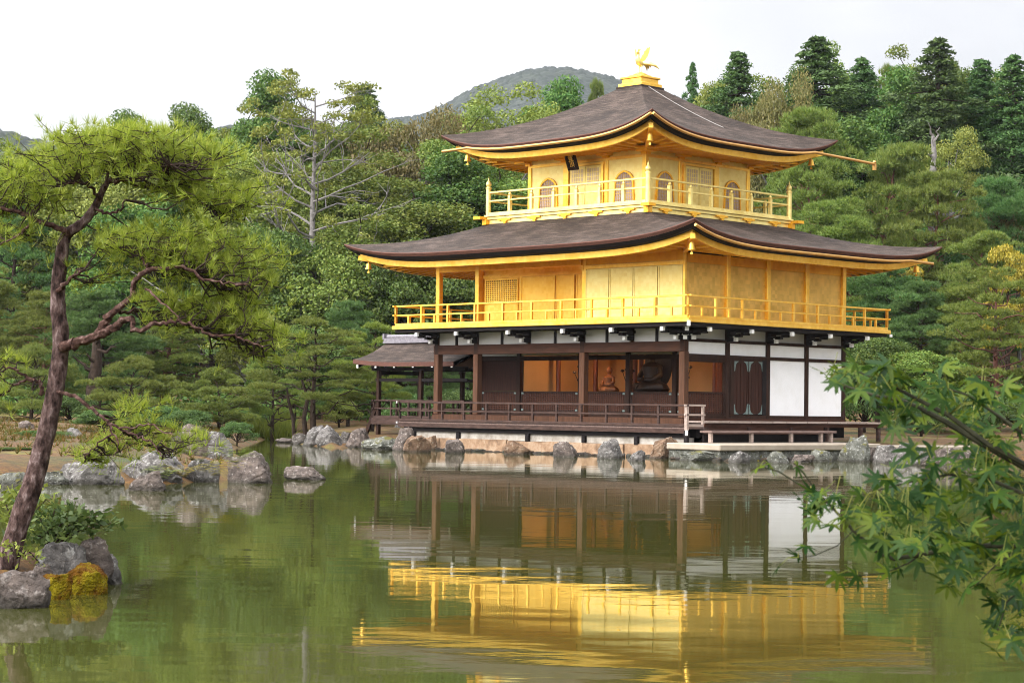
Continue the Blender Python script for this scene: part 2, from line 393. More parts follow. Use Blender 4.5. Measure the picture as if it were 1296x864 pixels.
# ================================================================== SETTING
# ------------------------------------------------------------------ terrain: one sheet, the pond basin pressed into it
SHORE = [W0(-700, 640), W0(-200, 612), W0(0, 611), W0(75, 609), W0(150, 610), W0(215, 612), W0(285, 607), W0(325, 605), W0(334, 596),
         W0(310, 581), W0(290, 570), W0(330, 558), W0(346, 553), W0(362, 556), W0(372, 561), W0(405, 565), W0(450, 568)]
SHORE = [(p[0], p[1]) for p in SHORE]
SHORE += [tuple(L2W(-17.0, -.2)[:2]), tuple(L2W(-12.5, -.6)[:2]), tuple(L2W(-11.5, -.78)[:2]), tuple(L2W(.5, -.78)[:2]), tuple(L2W(1.0, -1.0)[:2]),
          tuple(L2W(3.2, -1.6)[:2]), tuple(L2W(3.4, 7.5)[:2]), tuple(L2W(4.2, 10.5)[:2]), tuple(L2W(8.5, 13.5)[:2])]
SHORE += [tuple(W0(1330, 592)[:2]), tuple(W0(1700, 600)[:2])]
LAND = np.array(SHORE + [(400, 60), (4000, 100), (4000, 6000), (-4000, 6000), (-4000, 30), (-200, 28)])
def poly_sd(X, Y, poly):
    """signed distance to a polygon, positive inside"""
    d2 = np.full(X.shape, 1e18); inside = np.zeros(X.shape, bool)
    n = len(poly)
    for i in range(n):
        ax, ay = poly[i]; bx, by = poly[(i + 1) % n]
        ex, ey = bx - ax, by - ay
        t = np.clip(((X - ax) * ex + (Y - ay) * ey) / (ex * ex + ey * ey + 1e-12), 0, 1)
        d2 = np.minimum(d2, (X - ax - t * ex) ** 2 + (Y - ay - t * ey) ** 2)
        c = ((ay > Y) != (by > Y)) & (X < (bx - ax) * (Y - ay) / (by - ay + 1e-12) + ax)
        inside ^= c
    return np.where(inside, 1, -1) * np.sqrt(d2)
def vnoise(X, Y, s, seed=0):
    """smooth value noise"""
    x, y = X / s, Y / s
    xi, yi = np.floor(x).astype(np.int64), np.floor(y).astype(np.int64)
    fx, fy = x - xi, y - yi
    fx = fx * fx * (3 - 2 * fx); fy = fy * fy * (3 - 2 * fy)
    def h(a, b):
        k = (a * 374761393 + b * 668265263 + seed * 1442695041) & 0x7fffffff
        k = ((k ^ (k >> 13)) * 1274126177) & 0x7fffffff
        return ((k ^ (k >> 16)) & 0xffff) / 65535.0
    return (h(xi, yi) * (1 - fx) + h(xi + 1, yi) * fx) * (1 - fy) + (h(xi, yi + 1) * (1 - fx) + h(xi + 1, yi + 1) * fx) * fy
def ground_z(X, Y):
    X = np.asarray(X, float); Y = np.asarray(Y, float)
    s = poly_sd(X, Y, LAND)
    near = (Y < 3.2)                                           # the bank the photographer stands on
    z = np.where(s < 0, np.maximum(-1.2, s * .5), .42 * (1 - np.exp(-np.maximum(s, 0) / .7)) + .022 * np.clip(s, 0, 40))
    z = z + np.where(s > .5, (vnoise(X, Y, 3.5, 1) - .5) * .25 * np.clip(s / 4, 0, 1), 0)
    hill = np.clip(Y - 100 - .0 * X, 0, 400)
    z = z + np.where(s > 0, hill * .085 + np.where(X > 15, np.clip(Y - 90, 0, 300) * .05, 0), 0)
    z = z + np.where(near, np.clip((3.2 - Y) * .9, 0, 1.25), 0)
    return z
def axis(parts):
    a = np.concatenate([np.arange(lo, hi, st) for lo, hi, st in parts] + [np.array([parts[-1][1]])])
    return a
gx = axis([(-4000, -400, 400), (-400, -80, 20), (-80, -26, 3), (-26, 30, .5), (30, 80, 3), (80, 400, 20), (400, 4000, 400)])
gy = axis([(-400, -20, 40), (-20, 30, 1.5), (30, 105, .5), (105, 200, 4), (200, 500, 30), (500, 6000, 500)])
GX, GY = np.meshgrid(gx, gy)
GZ = ground_z(GX, GY)
nx_, ny_ = len(gx), len(gy)
idx = np.arange(nx_ * ny_).reshape(ny_, nx_)
gf = np.stack([idx[:-1, :-1], idx[:-1, 1:], idx[1:, 1:], idx[1:, :-1]], -1).reshape(-1, 4)
gm, gnt, gb = new_mat('mossy_ground')
gt = nd(gnt, 'ShaderNodeTexCoord')
ga = nd(gnt, 'ShaderNodeTexNoise', {'Vector': gt.outputs['Object'], 'Scale': .32, 'Detail': 7, 'Roughness': .6})
gr = ramp_node(gnt, ga.outputs[0], [(.34, (.030, .040, .006)), (.44, (.075, .040, .005)), (.52, (.082, .034, .005)), (.62, (.10, .080, .006))])
gn2 = nd(gnt, 'ShaderNodeTexNoise', {'Vector': gt.outputs['Object'], 'Scale': 5, 'Detail': 9, 'Roughness': .78})
gmr = nd(gnt, 'ShaderNodeMapRange', {0: gn2.outputs[0], 1: .34, 2: .66, 3: .35, 4: 1.7})
gsc = nd(gnt, 'ShaderNodeVectorMath', {0: gr.outputs[0], 'Scale': gmr.outputs[0]}, operation='SCALE')
gnt.links.new(gsc.outputs[0], gb.inputs['Base Color']); gb.inputs['Roughness'].default_value = .95
gbp = nd(gnt, 'ShaderNodeBump', {'Height': gn2.outputs[0], 'Strength': .8, 'Distance': .08})
gnt.links.new(gbp.outputs[0], gb.inputs['Normal'])
ground = mesh_np('ground', np.stack([GX.ravel(), GY.ravel(), GZ.ravel()], -1), gf, gm, smooth=True)
tag(ground, 'mossy rust and green pond bank under the trees', 'ground', kind='structure')

# ------------------------------------------------------------------ water
wm, wnt, wb = new_mat('pond_water')
wtc = nd(wnt, 'ShaderNodeTexCoord')
wb.inputs['Base Color'].default_value = (.038, .041, .009, 1)
wb.inputs['Roughness'].default_value = .03; wb.inputs['IOR'].default_value = 1.333
def wave(scale, stretch, detail=3):
    mp_ = nd(wnt, 'ShaderNodeMapping', {'Vector': wtc.outputs['Object'], 'Scale': stretch, 'Rotation': (0, 0, .12)})
    return nd(wnt, 'ShaderNodeTexNoise', {'Vector': mp_.outputs[0], 'Scale': scale, 'Detail': detail, 'Roughness': .55}).outputs[0]
wa = wave(.9, (.55, 1.0, 1), 2); wb2 = wave(4.2, (.6, 1, 1), 3)
wpatch = nd(wnt, 'ShaderNodeMapRange', {0: wave(.11, (.5, 1, 1), 2), 1: .4, 2: .62, 3: .25, 4: 1.0})
w2 = nd(wnt, 'ShaderNodeMath', {0: wb2, 1: nd(wnt, 'ShaderNodeMath', {0: wpatch.outputs[0], 1: .22}, operation='MULTIPLY').outputs[0]}, operation='MULTIPLY')
wh = nd(wnt, 'ShaderNodeMath', {0: wa, 1: w2.outputs[0]}, operation='ADD')
wbp = nd(wnt, 'ShaderNodeBump', {'Height': wh.outputs[0], 'Strength': 1.0, 'Distance': .0042})
wnt.links.new(wbp.outputs[0], wb.inputs['Normal'])
wx, wy = np.linspace(-160, 160, 2), np.linspace(2.2, 130, 2)
water = mesh_np('water', [(-160, 1.9, 0), (160, 1.9, 0), (160, 130, 0), (-160, 130, 0)], [(0, 1, 2, 3)], wm)
tag(water, 'still olive green pond mirroring the golden pavilion', 'water', kind='structure')

# ------------------------------------------------------------------ wooded mountains far behind
def ridge(name, label, prof, Y0, depth, back, seed, step, dome, mat_, cat):
    """prof: [(u, v)] skyline as seen; built as a hill at its true distance with a canopy of tree domes"""
    us = np.array([p[0] for p in prof], float); tops = np.array([P(p[0], p[1], Y0)[2] for p in prof]); xs = np.array([P(p[0], p[1], Y0)[0] for p in prof])
    x = np.arange(xs[0], xs[-1], step); y = np.arange(Y0 - depth, Y0 + back, step)
    X, Y = np.meshgrid(x, y)
    H = np.interp(X, xs, tops)
    t = np.where(Y < Y0, (Y - (Y0 - depth)) / depth, 1 - .35 * ((Y - Y0) / back) ** 2)
    t = np.clip(t, 0, 1); prof_ = np.where(Y < Y0, np.sin(t * math.pi / 2) ** .9, t)
    Z = (H - 4) * prof_ + (vnoise(X, Y, depth * .22, seed) - .5) * depth * .09 * np.clip(1 - t, 0, 1) * 2 * (t > 0)
    # tree domes
    c = dome; best = np.full(X.shape, -9.0); xi, yi = np.floor(X / c), np.floor(Y / c)
    def hh(a, b, k): return np.modf(np.abs(np.sin(a * 127.1 + b * 311.7 + k * 74.7 + seed) * 43758.5453))[0]
    for di in (-1, 0, 1):
        for dj in (-1, 0, 1):
            a, b = xi + di, yi + dj
            px = (a + .15 + .7 * hh(a, b, 1)) * c; py = (b + .15 + .7 * hh(a, b, 2)) * c; r = c * (.40 + .55 * hh(a, b, 3)); hgt = c * (.12 + .62 * hh(a, b, 4))
            d = np.sqrt((X - px) ** 2 + (Y - py) ** 2) / r
            best = np.maximum(best, hgt * np.sqrt(np.clip(1 - d * d, 0, 1)))
    Z = Z + np.maximum(best, 0)
    n, m = X.shape; ii = np.arange(n * m).reshape(n, m)
    f = np.stack([ii[:-1, :-1], ii[:-1, 1:], ii[1:, 1:], ii[1:, :-1]], -1).reshape(-1, 4)
    o = mesh_np(name, np.stack([X.ravel(), Y.ravel(), Z.ravel()], -1), f, mat_, smooth=True)
    return tag(o, label, cat, kind='structure')
M['wooded'] = simple('wooded_slope', [(.35, (.003, .008, .006)), (.5, (.008, .015, .009)), (.66, (.020, .027, .014))], .06, .95, detail=8)  # shade within the tree canopy is put into this very dark colour
ridge('mountain', 'wooded mountain ridge behind the upper roof', [(380, 250), (430, 190), (470, 165), (500, 151), (540, 146), (570, 132), (600, 115), (640, 101), (665, 93), (690, 90), (715, 90),
      (740, 95), (770, 102), (800, 112), (860, 130), (960, 150), (1060, 170), (1200, 210)], 1500, 420, 120, 3, 1.3, 4.6, M['wooded'], 'mountain')
ridge('hill', 'low wooded hill at the far left', [(-200, 150), (-60, 155), (0, 165), (30, 171), (60, 180), (110, 182), (170, 178), (240, 172), (270, 165), (300, 158), (340, 152), (380, 150), (420, 158), (470, 175), (540, 210)],
      900, 200, 80, 9, 1.2, 4.4, M['wooded'], 'hill')

# ================================================================== THE PAVILION
L1, L2_, L3, WD, BAY = 4.346, 9.458, 11.489, 8.4, 2.1
pav = empty('pavilion', L2W(0, 0, 0), -YAW)
tag(pav, 'three storey pavilion with two gold upper floors and bark roofs', 'pavilion')
CX3, CY3 = -5.745, 4.2

def part(mb, name, mats, parent=None, label=None, bevel=0.0, sharp=50):
    o = mb.build(name, mats, parent or pav, bevel, sharp)
    if label: o['label'] = label
    return o

def ring(cx, cy, hx, hy, zf, n=30):
    """points of a rectangle, corner-dense; zf(s) height for s in -1..1 along each side"""
    pts = []
    ss = [math.sin(math.pi / 2 * (2 * i / n - 1)) for i in range(n)]
    ss = [math.copysign(1 - (1 - abs(q)) ** 1.0, q) for q in ss]
    for k in range(4):
        for q in ss:
            z = zf(q)
            if k == 0: pts.append((cx + q * hx, cy - hy, z))
            if k == 1: pts.append((cx + hx, cy + q * hy, z))
            if k == 2: pts.append((cx - q * hx, cy + hy, z))
            if k == 3: pts.append((cx - hx, cy - q * hy, z))
    return pts
def strip(mb, rings, mi):
    n = len(rings[0]); vs = [p for r in rings for p in r]
    fs = [(i * n + k, i * n + (k + 1) % n, (i + 1) * n + (k + 1) % n, (i + 1) * n + k) for i in range(len(rings) - 1) for k in range(n)]
    mb.add(vs, fs, mi, True)
def hip_roof(cx, cy, hx, hy, tx, ty, ze, lift, zt, name, wall, zs, thick, power=2.6):
    """concave hip roof with swept-up corners: bark skin, bark edge, black eave, gold fascia and soffit"""
    lf = lambda q: lift * abs(q) ** power
    prof = lambda t: .65 * t + .35 * t * t
    N = 14
    top = MB(); rr = []
    for k in range(N + 1):
        t = k / N
        rr.append(ring(cx, cy, hx + (tx - hx) * t, hy + (ty - hy) * t, lambda q: ze + (zt - ze) * prof(t) + lf(q) * (1 - t) ** 2))
    strip(top, rr, 0)
    roof = part(top, name, M['roof'], sharp=22)
    ed = MB()
    strip(ed, [ring(cx, cy, hx, hy, lambda q: ze + lf(q)), ring(cx, cy, hx + .012, hy + .012, lambda q: ze - .03 + lf(q)), ring(cx, cy, hx - .05, hy - .05, lambda q: ze - .125 + lf(q))][::-1], 0)
    part(ed, 'bark_edge', M['roof_edge'], roof, sharp=22)
    bk = MB()
    strip(bk, [ring(cx, cy, hx - .05, hy - .05, lambda q: ze - .126 + lf(q)), ring(cx, cy, hx - .17, hy - .17, lambda q: ze - thick + .04 + lf(q)), ring(cx, cy, hx - .42, hy - .42, lambda q: ze - thick + lf(q) * .97)][::-1], 0)
    part(bk, 'eave_board', M['black'], roof, sharp=22)
    fa = MB()
    zb = thick + .19
    strip(fa, [ring(cx, cy, hx - .40, hy - .40, lambda q: ze - thick + .02 + lf(q) * .97), ring(cx, cy, hx - .42, hy - .42, lambda q: ze - zb + lf(q) * .95), ring(cx, cy, hx - .55, hy - .55, lambda q: ze - zb + lf(q) * .94)][::-1], 0)
    part(fa, 'fascia', M['gold'], roof, sharp=22)
    so = MB()
    wx0, wx1, wy0, wy1 = wall
    wcx, wcy, whx, why = (wx0 + wx1) / 2, (wy0 + wy1) / 2, (wx1 - wx0) / 2, (wy1 - wy0) / 2
    sr = []
    for k in range(6):
        t = k / 5
        ccx, ccy = cx - .0 + (wcx - cx) * t, cy + (wcy - cy) * t
        sr.append(ring(ccx, ccy, (hx - .55) + (whx - hx + .55) * t, (hy - .55) + (why - hy + .55) * t, lambda q: (ze - zb + .05) * (1 - t) + zs * t + lf(q) * .92 * (1 - t) ** 1.3))
    strip(so, sr[::-1], 0)
    part(so, 'soffit', M['gold_bounce'], roof, sharp=22)
    # rafters under the soffit
    def zin(t, q): return (ze - zb + .05) * (1 - t) + zs * t + lf(q) * .92 * (1 - t) ** 1.3
    for side in range(4):
        rf = MB()
        horiz = side in (0, 2)
        half = whx if horiz else why
        cnt = int(2 * (hx if horiz else hy) / .36)
        for i in range(cnt):
            q = -1 + 2 * (i + .5) / cnt
            sgn = -1 if side in (0, 3) else 1
            seg = []
            for t in (0.0, .35, .7, .97):
                if horiz:
                    ax = cx + q * (hx - .55); wxp = min(max(ax, wx0), wx1)
                    y0 = cy + sgn * (hy - .55); y1 = wcy + sgn * why
                    if abs(ax - wxp) > 0 and t > 1 - abs(ax - wxp) / (hy - .55 - why + .01): break
                    seg.append((ax, y0 + (y1 - y0) * t, zin(t, q) - .02))
                else:
                    ay = cy + q * (hy - .55); wyp = min(max(ay, wy0), wy1)
                    x0 = cx + sgn * (hx - .55); x1 = wcx + sgn * whx
                    if abs(ay - wyp) > 0 and t > 1 - abs(ay - wyp) / (hx - .55 - whx + .01): break
                    seg.append((x0 + (x1 - x0) * t, ay, zin(t, q) - .02))
            for a, b_ in zip(seg[:-1], seg[1:]): rf.bar(a, b_, .07, .09)
        part(rf, 'rafters', M['gold_bounce'], roof)
    # hip beams to the corners, pale gilt ends
    for ix, iy in ((1, -1), (-1, -1), (1, 1), (-1, 1)):
        hb = MB()
        p0 = (wcx + ix * whx, wcy + iy * why, zs - .03); p1 = (cx + ix * (hx - .36), cy + iy * (hy - .36), ze - zb + .02 + lf(1) * .93)
        pm = tuple((a * .45 + b_ * .55) for a, b_ in zip(p0, p1)); pm = (pm[0], pm[1], pm[2] - .10)
        hb.bar(p0, pm, .14, .18); hb.bar(pm, p1, .15, .17)
        part(hb, 'hip_beam', M['gold'], roof)
    return roof, lf

def gutter(cx, cy, hx, hy, ze, lf, q0, drop, side, roof, ext=0.0, straight=.72):
    """trough hung along one eave; beyond q=straight it runs on in a straight line, past the corner by ext"""
    pts = []
    for i in range(25):
        q = q0 + (1 - q0) * i / 24 if q0 < 0 else q0
        pts.append(q)
    out = []
    def at(q, z):
        return (cx + q * hx, cy - hy - .05, z) if side == 'S' else (cx + hx + .05, cy + q * hy, z)
    end = -1 if side == 'S' else 1            # the end away from the shared corner
    qs = [(-end) + (end * (1 + straight)) * i / 24 for i in range(25)]
    for q in qs: out.append(at(q, ze - drop + lf(q)))
    z_end = ze - drop + lf(straight)
    half = hx if side == 'S' else hy
    qe = end * (1 + ext / half) if ext else end * .93
    sl = -.10
    out.append(at(qe, z_end + sl * abs(qe - end * straight)))
    g = MB(); g.tube(out, .05, 8)
    if ext > 0:
        p = out[-1]; g.box((p[0], p[1], p[2] - .10), (.10, .10, .24)); g.lathe([(.04, 0), (.07, .04), (.04, .10)], 10, (p[0], p[1], p[2] + .02))
    return part(g, 'gutter', M['gold_dim'], roof)

# ------------------------------------------------------------------ roofs
ZE2, LIFT2 = 6.77, .51
roof2, lf2 = hip_roof(CX3, CY3, L3 / 2 + 2.42, WD / 2 + 2.42, 3.70, 3.70, ZE2, LIFT2, 7.98, 'lower_roof', (-L3, 0, 0, WD), 6.62, .29, 4.8)
gutter(CX3, CY3, L3 / 2 + 2.36, WD / 2 + 2.36, ZE2, lf2, -1, .20, 'E', roof2)
ZE3, LIFT3, E3 = 10.49, .60, 4.943
roof3, lf3 = hip_roof(CX3, CY3, E3, E3, .50, .50, ZE3, LIFT3, 12.84, 'upper_roof', (CX3 - 2.753, CX3 + 2.753, CY3 - 2.753, CY3 + 2.753), 10.22, .26, 3.7)
gutter(CX3, CY3, E3, E3, ZE3, lf3, -1, .16, 'S', roof3, -.12)
gutter(CX3, CY3, E3, E3, ZE3, lf3, -1, .16, 'E', roof3, 2.15)
# lightning cable on the east slope of the upper roof
cb = MB(); pts = []
for i in range(12):
    t = 1 - i / 11 * .62
    hxt = E3 + (.5 - E3) * t
    z = ZE3 + (12.84 - ZE3) * (.65 * t + .35 * t * t) + .03
    pts.append((CX3 + hxt, CY3 - .25 + (1 - t) * 1.5, z))
cb.tube(pts, .013, 6)
part(cb, 'lightning_cable', M['ridge_tile_pale'], roof3)
# gilt base of the finial
fb = MB()
fb.box((CX3, CY3, 12.90), (1.10, 1.10, .12)); fb.box((CX3, CY3, 13.045), (.92, .92, .17)); fb.box((CX3, CY3, 13.165), (1.02, 1.02, .07))
fb.box((CX3, CY3, 13.24), (.56, .56, .08)); fb.lathe([(.30, 0), (.20, .06), (.10, .10)], 12, (CX3, CY3, 13.28))
part(fb, 'finial_base', M['gold'], roof3, bevel=.012)
cap = MB(); cap.box((CX3, CY3, 12.80), (1.20, 1.20, .09)); part(cap, 'roof_cap', M['roof'], roof3)

# ------------------------------------------------------------------ second floor (gold)
zf2 = 4.37
fl = MB(); fl.b2(-L3 - 1.19, 1.19, -1.19, WD + 1.19, 4.234, 4.36); part(fl, 'balcony_floor', M['gold'], bevel=.01)
fl = MB(); fl.b2(-L3 - 1.10, 1.10, -1.10, WD + 1.10, 4.12, 4.233); part(fl, 'balcony_joists', M['black'])
def railing(p0, p1, z, hts, n, mat_, half=True, post=.075, over=.14, name='railing', knob=False):
    """straight balustrade from p0 to p1: top, middle and foot rails, children 'post'"""
    p0, p1 = Vector((*p0, 0)), Vector((*p1, 0)); d = (p1 - p0).normalized()
    r = MB()
    a, b = p0 - d * over, p1 + d * over
    r.bar(a + Vector((0, 0, hts[0])), b + Vector((0, 0, hts[0])), .075, .06)
    r.bar(a + Vector((0, 0, hts[1])), b + Vector((0, 0, hts[1])), .06, .055)
    r.bar(p0 + Vector((0, 0, z + .045)), p1 + Vector((0, 0, z + .045)), .10, .088)
    ro = part(r, name, mat_, bevel=.006)
    for i in range(n + 1):
        q = p0 + (p1 - p0) * i / n
        if knob and 0 < i < n:
            k = MB(); k.bar((q.x, q.y, z + .09), (q.x, q.y, hts[0] - .16), post); k.lathe([(.02, 0), (.055, .03), (.055, .07), (.03, .12)], 10, (q.x, q.y, hts[0] - .165))
        elif knob: continue
        else:
            k = MB(); k.bar((q.x, q.y, z + .09), (q.x, q.y, hts[0] - .03), post)
        part(k, 'post', mat_, ro)
        if half and i < n:
            q2 = p0 + (p1 - p0) * (i + .5) / n
            k = MB(); k.bar((q2.x, q2.y, z + .09), (q2.x, q2.y, hts[1] - .028), post * .85); part(k, 'short_post', mat_, ro)
    return ro
o2 = 1.0885
cor2 = [(-L3 - o2, -o2), (o2, -o2), (o2, WD + o2), (-L3 - o2, WD + o2)]
for i, n in ((0, 10), (1, 8), (2, 10), (3, 8)):
    railing(cor2[i], cor2[(i + 1) % 4], 4.36, (5.06, 4.735), n, M['gold'])
# pillars standing through the gold floor
def pillar(x, y, z0, z1, w, mat_, name='pillar'):
    p = MB(); p.box((x, y, (z0 + z1) / 2), (w, w, z1 - z0)); return part(p, name, mat_, bevel=.015)
for x, y in ((-L3, 0), (-L2_, 0), (0.0, BAY), (0, 2 * BAY), (0, 3 * BAY), (0, WD), (-L3, WD), (-L3, BAY), (-L3, 2 * BAY), (-L3, 3 * BAY), (-L1 - .03, 0.07)):
    pillar(x, y, 4.362, 6.60, .19, M['gold'])
# walls
def wallbox(x0, x1, y0, y1, z0, z1, mat_, name, label=None):
    b = MB(); b.b2(x0, x1, y0, y1, z0, z1); return part(b, name, mat_, label=label)
for k in range(4):
    y0, y1 = k * BAY + (.1 if k else .05), (k + 1) * BAY - .097
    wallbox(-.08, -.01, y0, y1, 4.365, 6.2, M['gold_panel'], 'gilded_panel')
wallbox(-.07, .02, .1, WD - .1, 6.205, 6.50, M['gold_bounce'], 'wall_plate')
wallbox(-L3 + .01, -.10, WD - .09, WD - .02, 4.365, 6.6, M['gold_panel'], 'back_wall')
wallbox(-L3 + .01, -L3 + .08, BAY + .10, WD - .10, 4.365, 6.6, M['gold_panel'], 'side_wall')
# corner bay: shutters brought forward to the front line
wallbox(-L1, -.05, .03, .10, 4.365, 6.3, M['gold_lit'], 'shutter_wall')
for k in range(4):
    x0 = -L1 + .06 + k * (L1 - .10) / 4; x1 = x0 + (L1 - .10) / 4 - .035
    s = MB()
    s.b2(x0, x1, -.012, .026, 4.40, 6.10)
    n = 15
    for i in range(n):
        z = 4.44 + (6.06 - 4.44) * i / (n - 1)
        s.b2(x0 + .05, x1 - .05, -.022, -.0125, z - .012, z + .012)
    s.b2(x0 - .001, x0 + .045, -.026, -.013, 4.40, 6.10); s.b2(x1 - .045, x1 + .001, -.026, -.013, 4.40, 6.10)
    part(s, 'shutter', M['gold_lit'])
hd = MB(); hd.b2(-L1 - .10, -.02, -.06, .02, 6.13, 6.25); hd.b2(-L1 - .12, -L1 - .02, -.08, .03, 6.12, 6.26); part(hd, 'shutter_rail', M['gold'])
cpn = MB(); cpn.b2(-.05, .05, -.05, .05, 4.362, 6.6); part(cpn, 'corner_pillar', M['gold'], bevel=.01)
wallbox(-L1, -.06, .0, .06, 6.27, 6.60, M['gold_bounce'], 'wall_plate')
bm_ = MB(); bm_.b2(-L3 - .1, -L1 - .12, -.09, .09, 6.28, 6.50); part(bm_, 'porch_beam', M['gold_bounce'])
wallbox(-L3 - .02, -L1, .1, BAY, 6.52, 6.58, M['gold_bounce'], 'porch_ceiling')
wallbox(-L1 - .01, -L1 + .05, .13, BAY, 4.365, 6.50, M['gold'], 'porch_wall')
# recessed porch wall: lattice window, boards and sliding doors
rw = MB(); rw.b2(-L3 + .09, -L1 - .02, BAY + .03, BAY + .10, 4.365, 6.50); part(rw, 'porch_back_wall', M['gold'])
def lattice(x0, x1, z0, z1, y, nx, nz, w, mats, name, axis_='S', frame=.06, parent=None, back=True):
    """grid of thin bars in a frame over a backing"""
    g = MB()
    def bx(a0, a1, b0, b1, d0, d1, mi):
        if axis_ == 'S': g.b2(a0, a1, y + d0, y + d1, b0, b1, mi)
        else: g.b2(y - d1, y - d0, a0, a1, b0, b1, mi)
    for i in range(1, nx): 
        x = x0 + (x1 - x0) * i / nx; bx(x - w / 2, x + w / 2, z0, z1, -.030, -.012, 0)
    for j in range(1, nz):
        z = z0 + (z1 - z0) * j / nz; bx(x0, x1, z - w / 2, z + w / 2, -.026, -.014, 0)
    bx(x0 - frame, x0, z0 - frame, z1 + frame, -.04, 0, 2); bx(x1, x1 + frame, z0 - frame, z1 + frame, -.04, 0, 2)
    bx(x0, x1, z0 - frame, z0, -.038, -.002, 2); bx(x0, x1, z1, z1 + frame, -.038, -.002, 2)
    if back: bx(x0, x1, z0, z1, -.006, .0, 1)
    return part(g, name, mats, parent)
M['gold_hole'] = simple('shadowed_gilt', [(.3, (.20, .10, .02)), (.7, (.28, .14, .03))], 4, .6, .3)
lattice(-L3 + .22, -9.68, 5.30, 6.10, BAY + .03, 17, 11, .035, [M['gold'], M['gold_hole'], M['gold']], 'lattice_window')
wallbox(-L3 + .16, -9.62, BAY - .005, BAY + .025, 4.42, 5.22, M['gold'], 'lower_panel')
for k, (x0, x1) in enumerate(((-9.45, -7.75), (-7.70, -6.80), (-6.72, -5.55), (-5.50, -4.42))):
    s = MB(); s.b2(x0, x1, BAY - .02, BAY + .026, 4.42, 6.16); s.b2(x0, x0 + .05, BAY - .035, BAY - .021, 4.42, 6.16); s.b2(x1 - .05, x1, BAY - .035, BAY - .021, 4.42, 6.16)
    part(s, 'sliding_door', M['gold'])
gp = MB(); gp.b2(-L3 + .09, -L1 - .05, BAY - .04, BAY + .02, 6.18, 6.30); part(gp, 'lintel', M['gold'])

# ------------------------------------------------------------------ third floor (gold)
h3 = 2.753
fl = MB(); fl.b2(CX3 - 3.74, CX3 + 3.74, CY3 - 3.74, CY3 + 3.74, 7.86, 8.10); fl.b2(CX3 - 3.80, CX3 + 3.80, CY3 - 3.80, CY3 + 3.80, 8.10, 8.20)
fl.b2(CX3 - 3.86, CX3 + 3.86, CY3 - 3.86, CY3 + 3.86, 8.20, 8.262)
part(fl, 'upper_balcony_floor', M['gold_lit'], bevel=.01)
# corner beam noses and cloud brackets on the band
for ix in (-1, 1):
    for iy in (-1, 1):
        br = MB()
        c = (CX3 + ix * 3.95, CY3 + iy * 3.95, 8.16); br.box(c, (.34, .34, .10)); br.box((CX3 + ix * 3.80, CY3 + iy * 3.80, 8.02), (.20, .20, .19))
        part(br, 'beam_nose', M['gold_bounce'])
for k in range(-2, 3):
    for sx, sy in ((0, -1), (1, 0), (0, 1), (-1, 0)):
        q = k * 1.45; br = MB()
        for dq, dz, w in ((-.2, .06, .20), (0, .075, .26), (.2, .06, .20), (.0, .015, .24), (.02, -.055, .12)):
            px = CX3 + (sx * 3.77 if sx else q + dq); py = CY3 + (sy * 3.77 if sy else q + dq)
            br.box((px, py, 8.02 + dz), (.08 + dz * .1 if sx else w, .08 + dz * .1 if sy else w, .065))
        part(br, 'cloud_bracket', M['gold_bounce'])
r3 = 3.745
c3 = [(CX3 - r3, CY3 - r3), (CX3 + r3, CY3 - r3), (CX3 + r3, CY3 + r3), (CX3 - r3, CY3 + r3)]
for i in range(4):
    railing(c3[i], c3[(i + 1) % 4], 8.264, (9.06, 8.76), 7, M['gold_lit'], False, .105, .0, 'upper_railing', True)
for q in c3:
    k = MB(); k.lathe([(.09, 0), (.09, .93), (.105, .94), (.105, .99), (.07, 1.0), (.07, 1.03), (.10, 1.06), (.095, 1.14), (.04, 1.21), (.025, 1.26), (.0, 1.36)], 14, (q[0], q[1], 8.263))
    part(k, 'finial_post', M['gold_lit'])
wb_ = MB()
for ix, iy in ((0, -1), (1, 0), (0, 1), (-1, 0)):
    pass
wb_.b2(CX3 - h3 + .02, CX3 + h3 - .02, CY3 - h3 + .02, CY3 + h3 - .02, 8.265, 10.30); part(wb_, 'upper_wall', M['gold_lit'])
for ix in (-1, -.36, .36, 1):
    for iy in (-1, -.36, .36, 1):
        if abs(ix) == 1 or abs(iy) == 1:
            pillar(CX3 + ix * (h3 - .06), CY3 + iy * (h3 - .06), 8.264, 10.24, .17, M['gold'], 'upper_pillar')
bt = MB()
for sgn in (-1, 1):
    bt.b2(CX3 - h3, CX3 + h3, CY3 + sgn * h3 - .03, CY3 + sgn * h3 + .03, 9.93, 10.03); bt.b2(CX3 - h3, CX3 + h3, CY3 + sgn * h3 - .035, CY3 + sgn * h3 + .035, 8.27, 8.36)
    bt.b2(CX3 + sgn * h3 - .03, CX3 + sgn * h3 + .03, CY3 - h3 + .035, CY3 + h3 - .035, 9.932, 10.028); bt.b2(CX3 + sgn * h3 - .034, CX3 + sgn * h3 + .034, CY3 - h3 + .036, CY3 + h3 - .036, 8.272, 8.358)
part(bt, 'tie_beam', M['gold'])
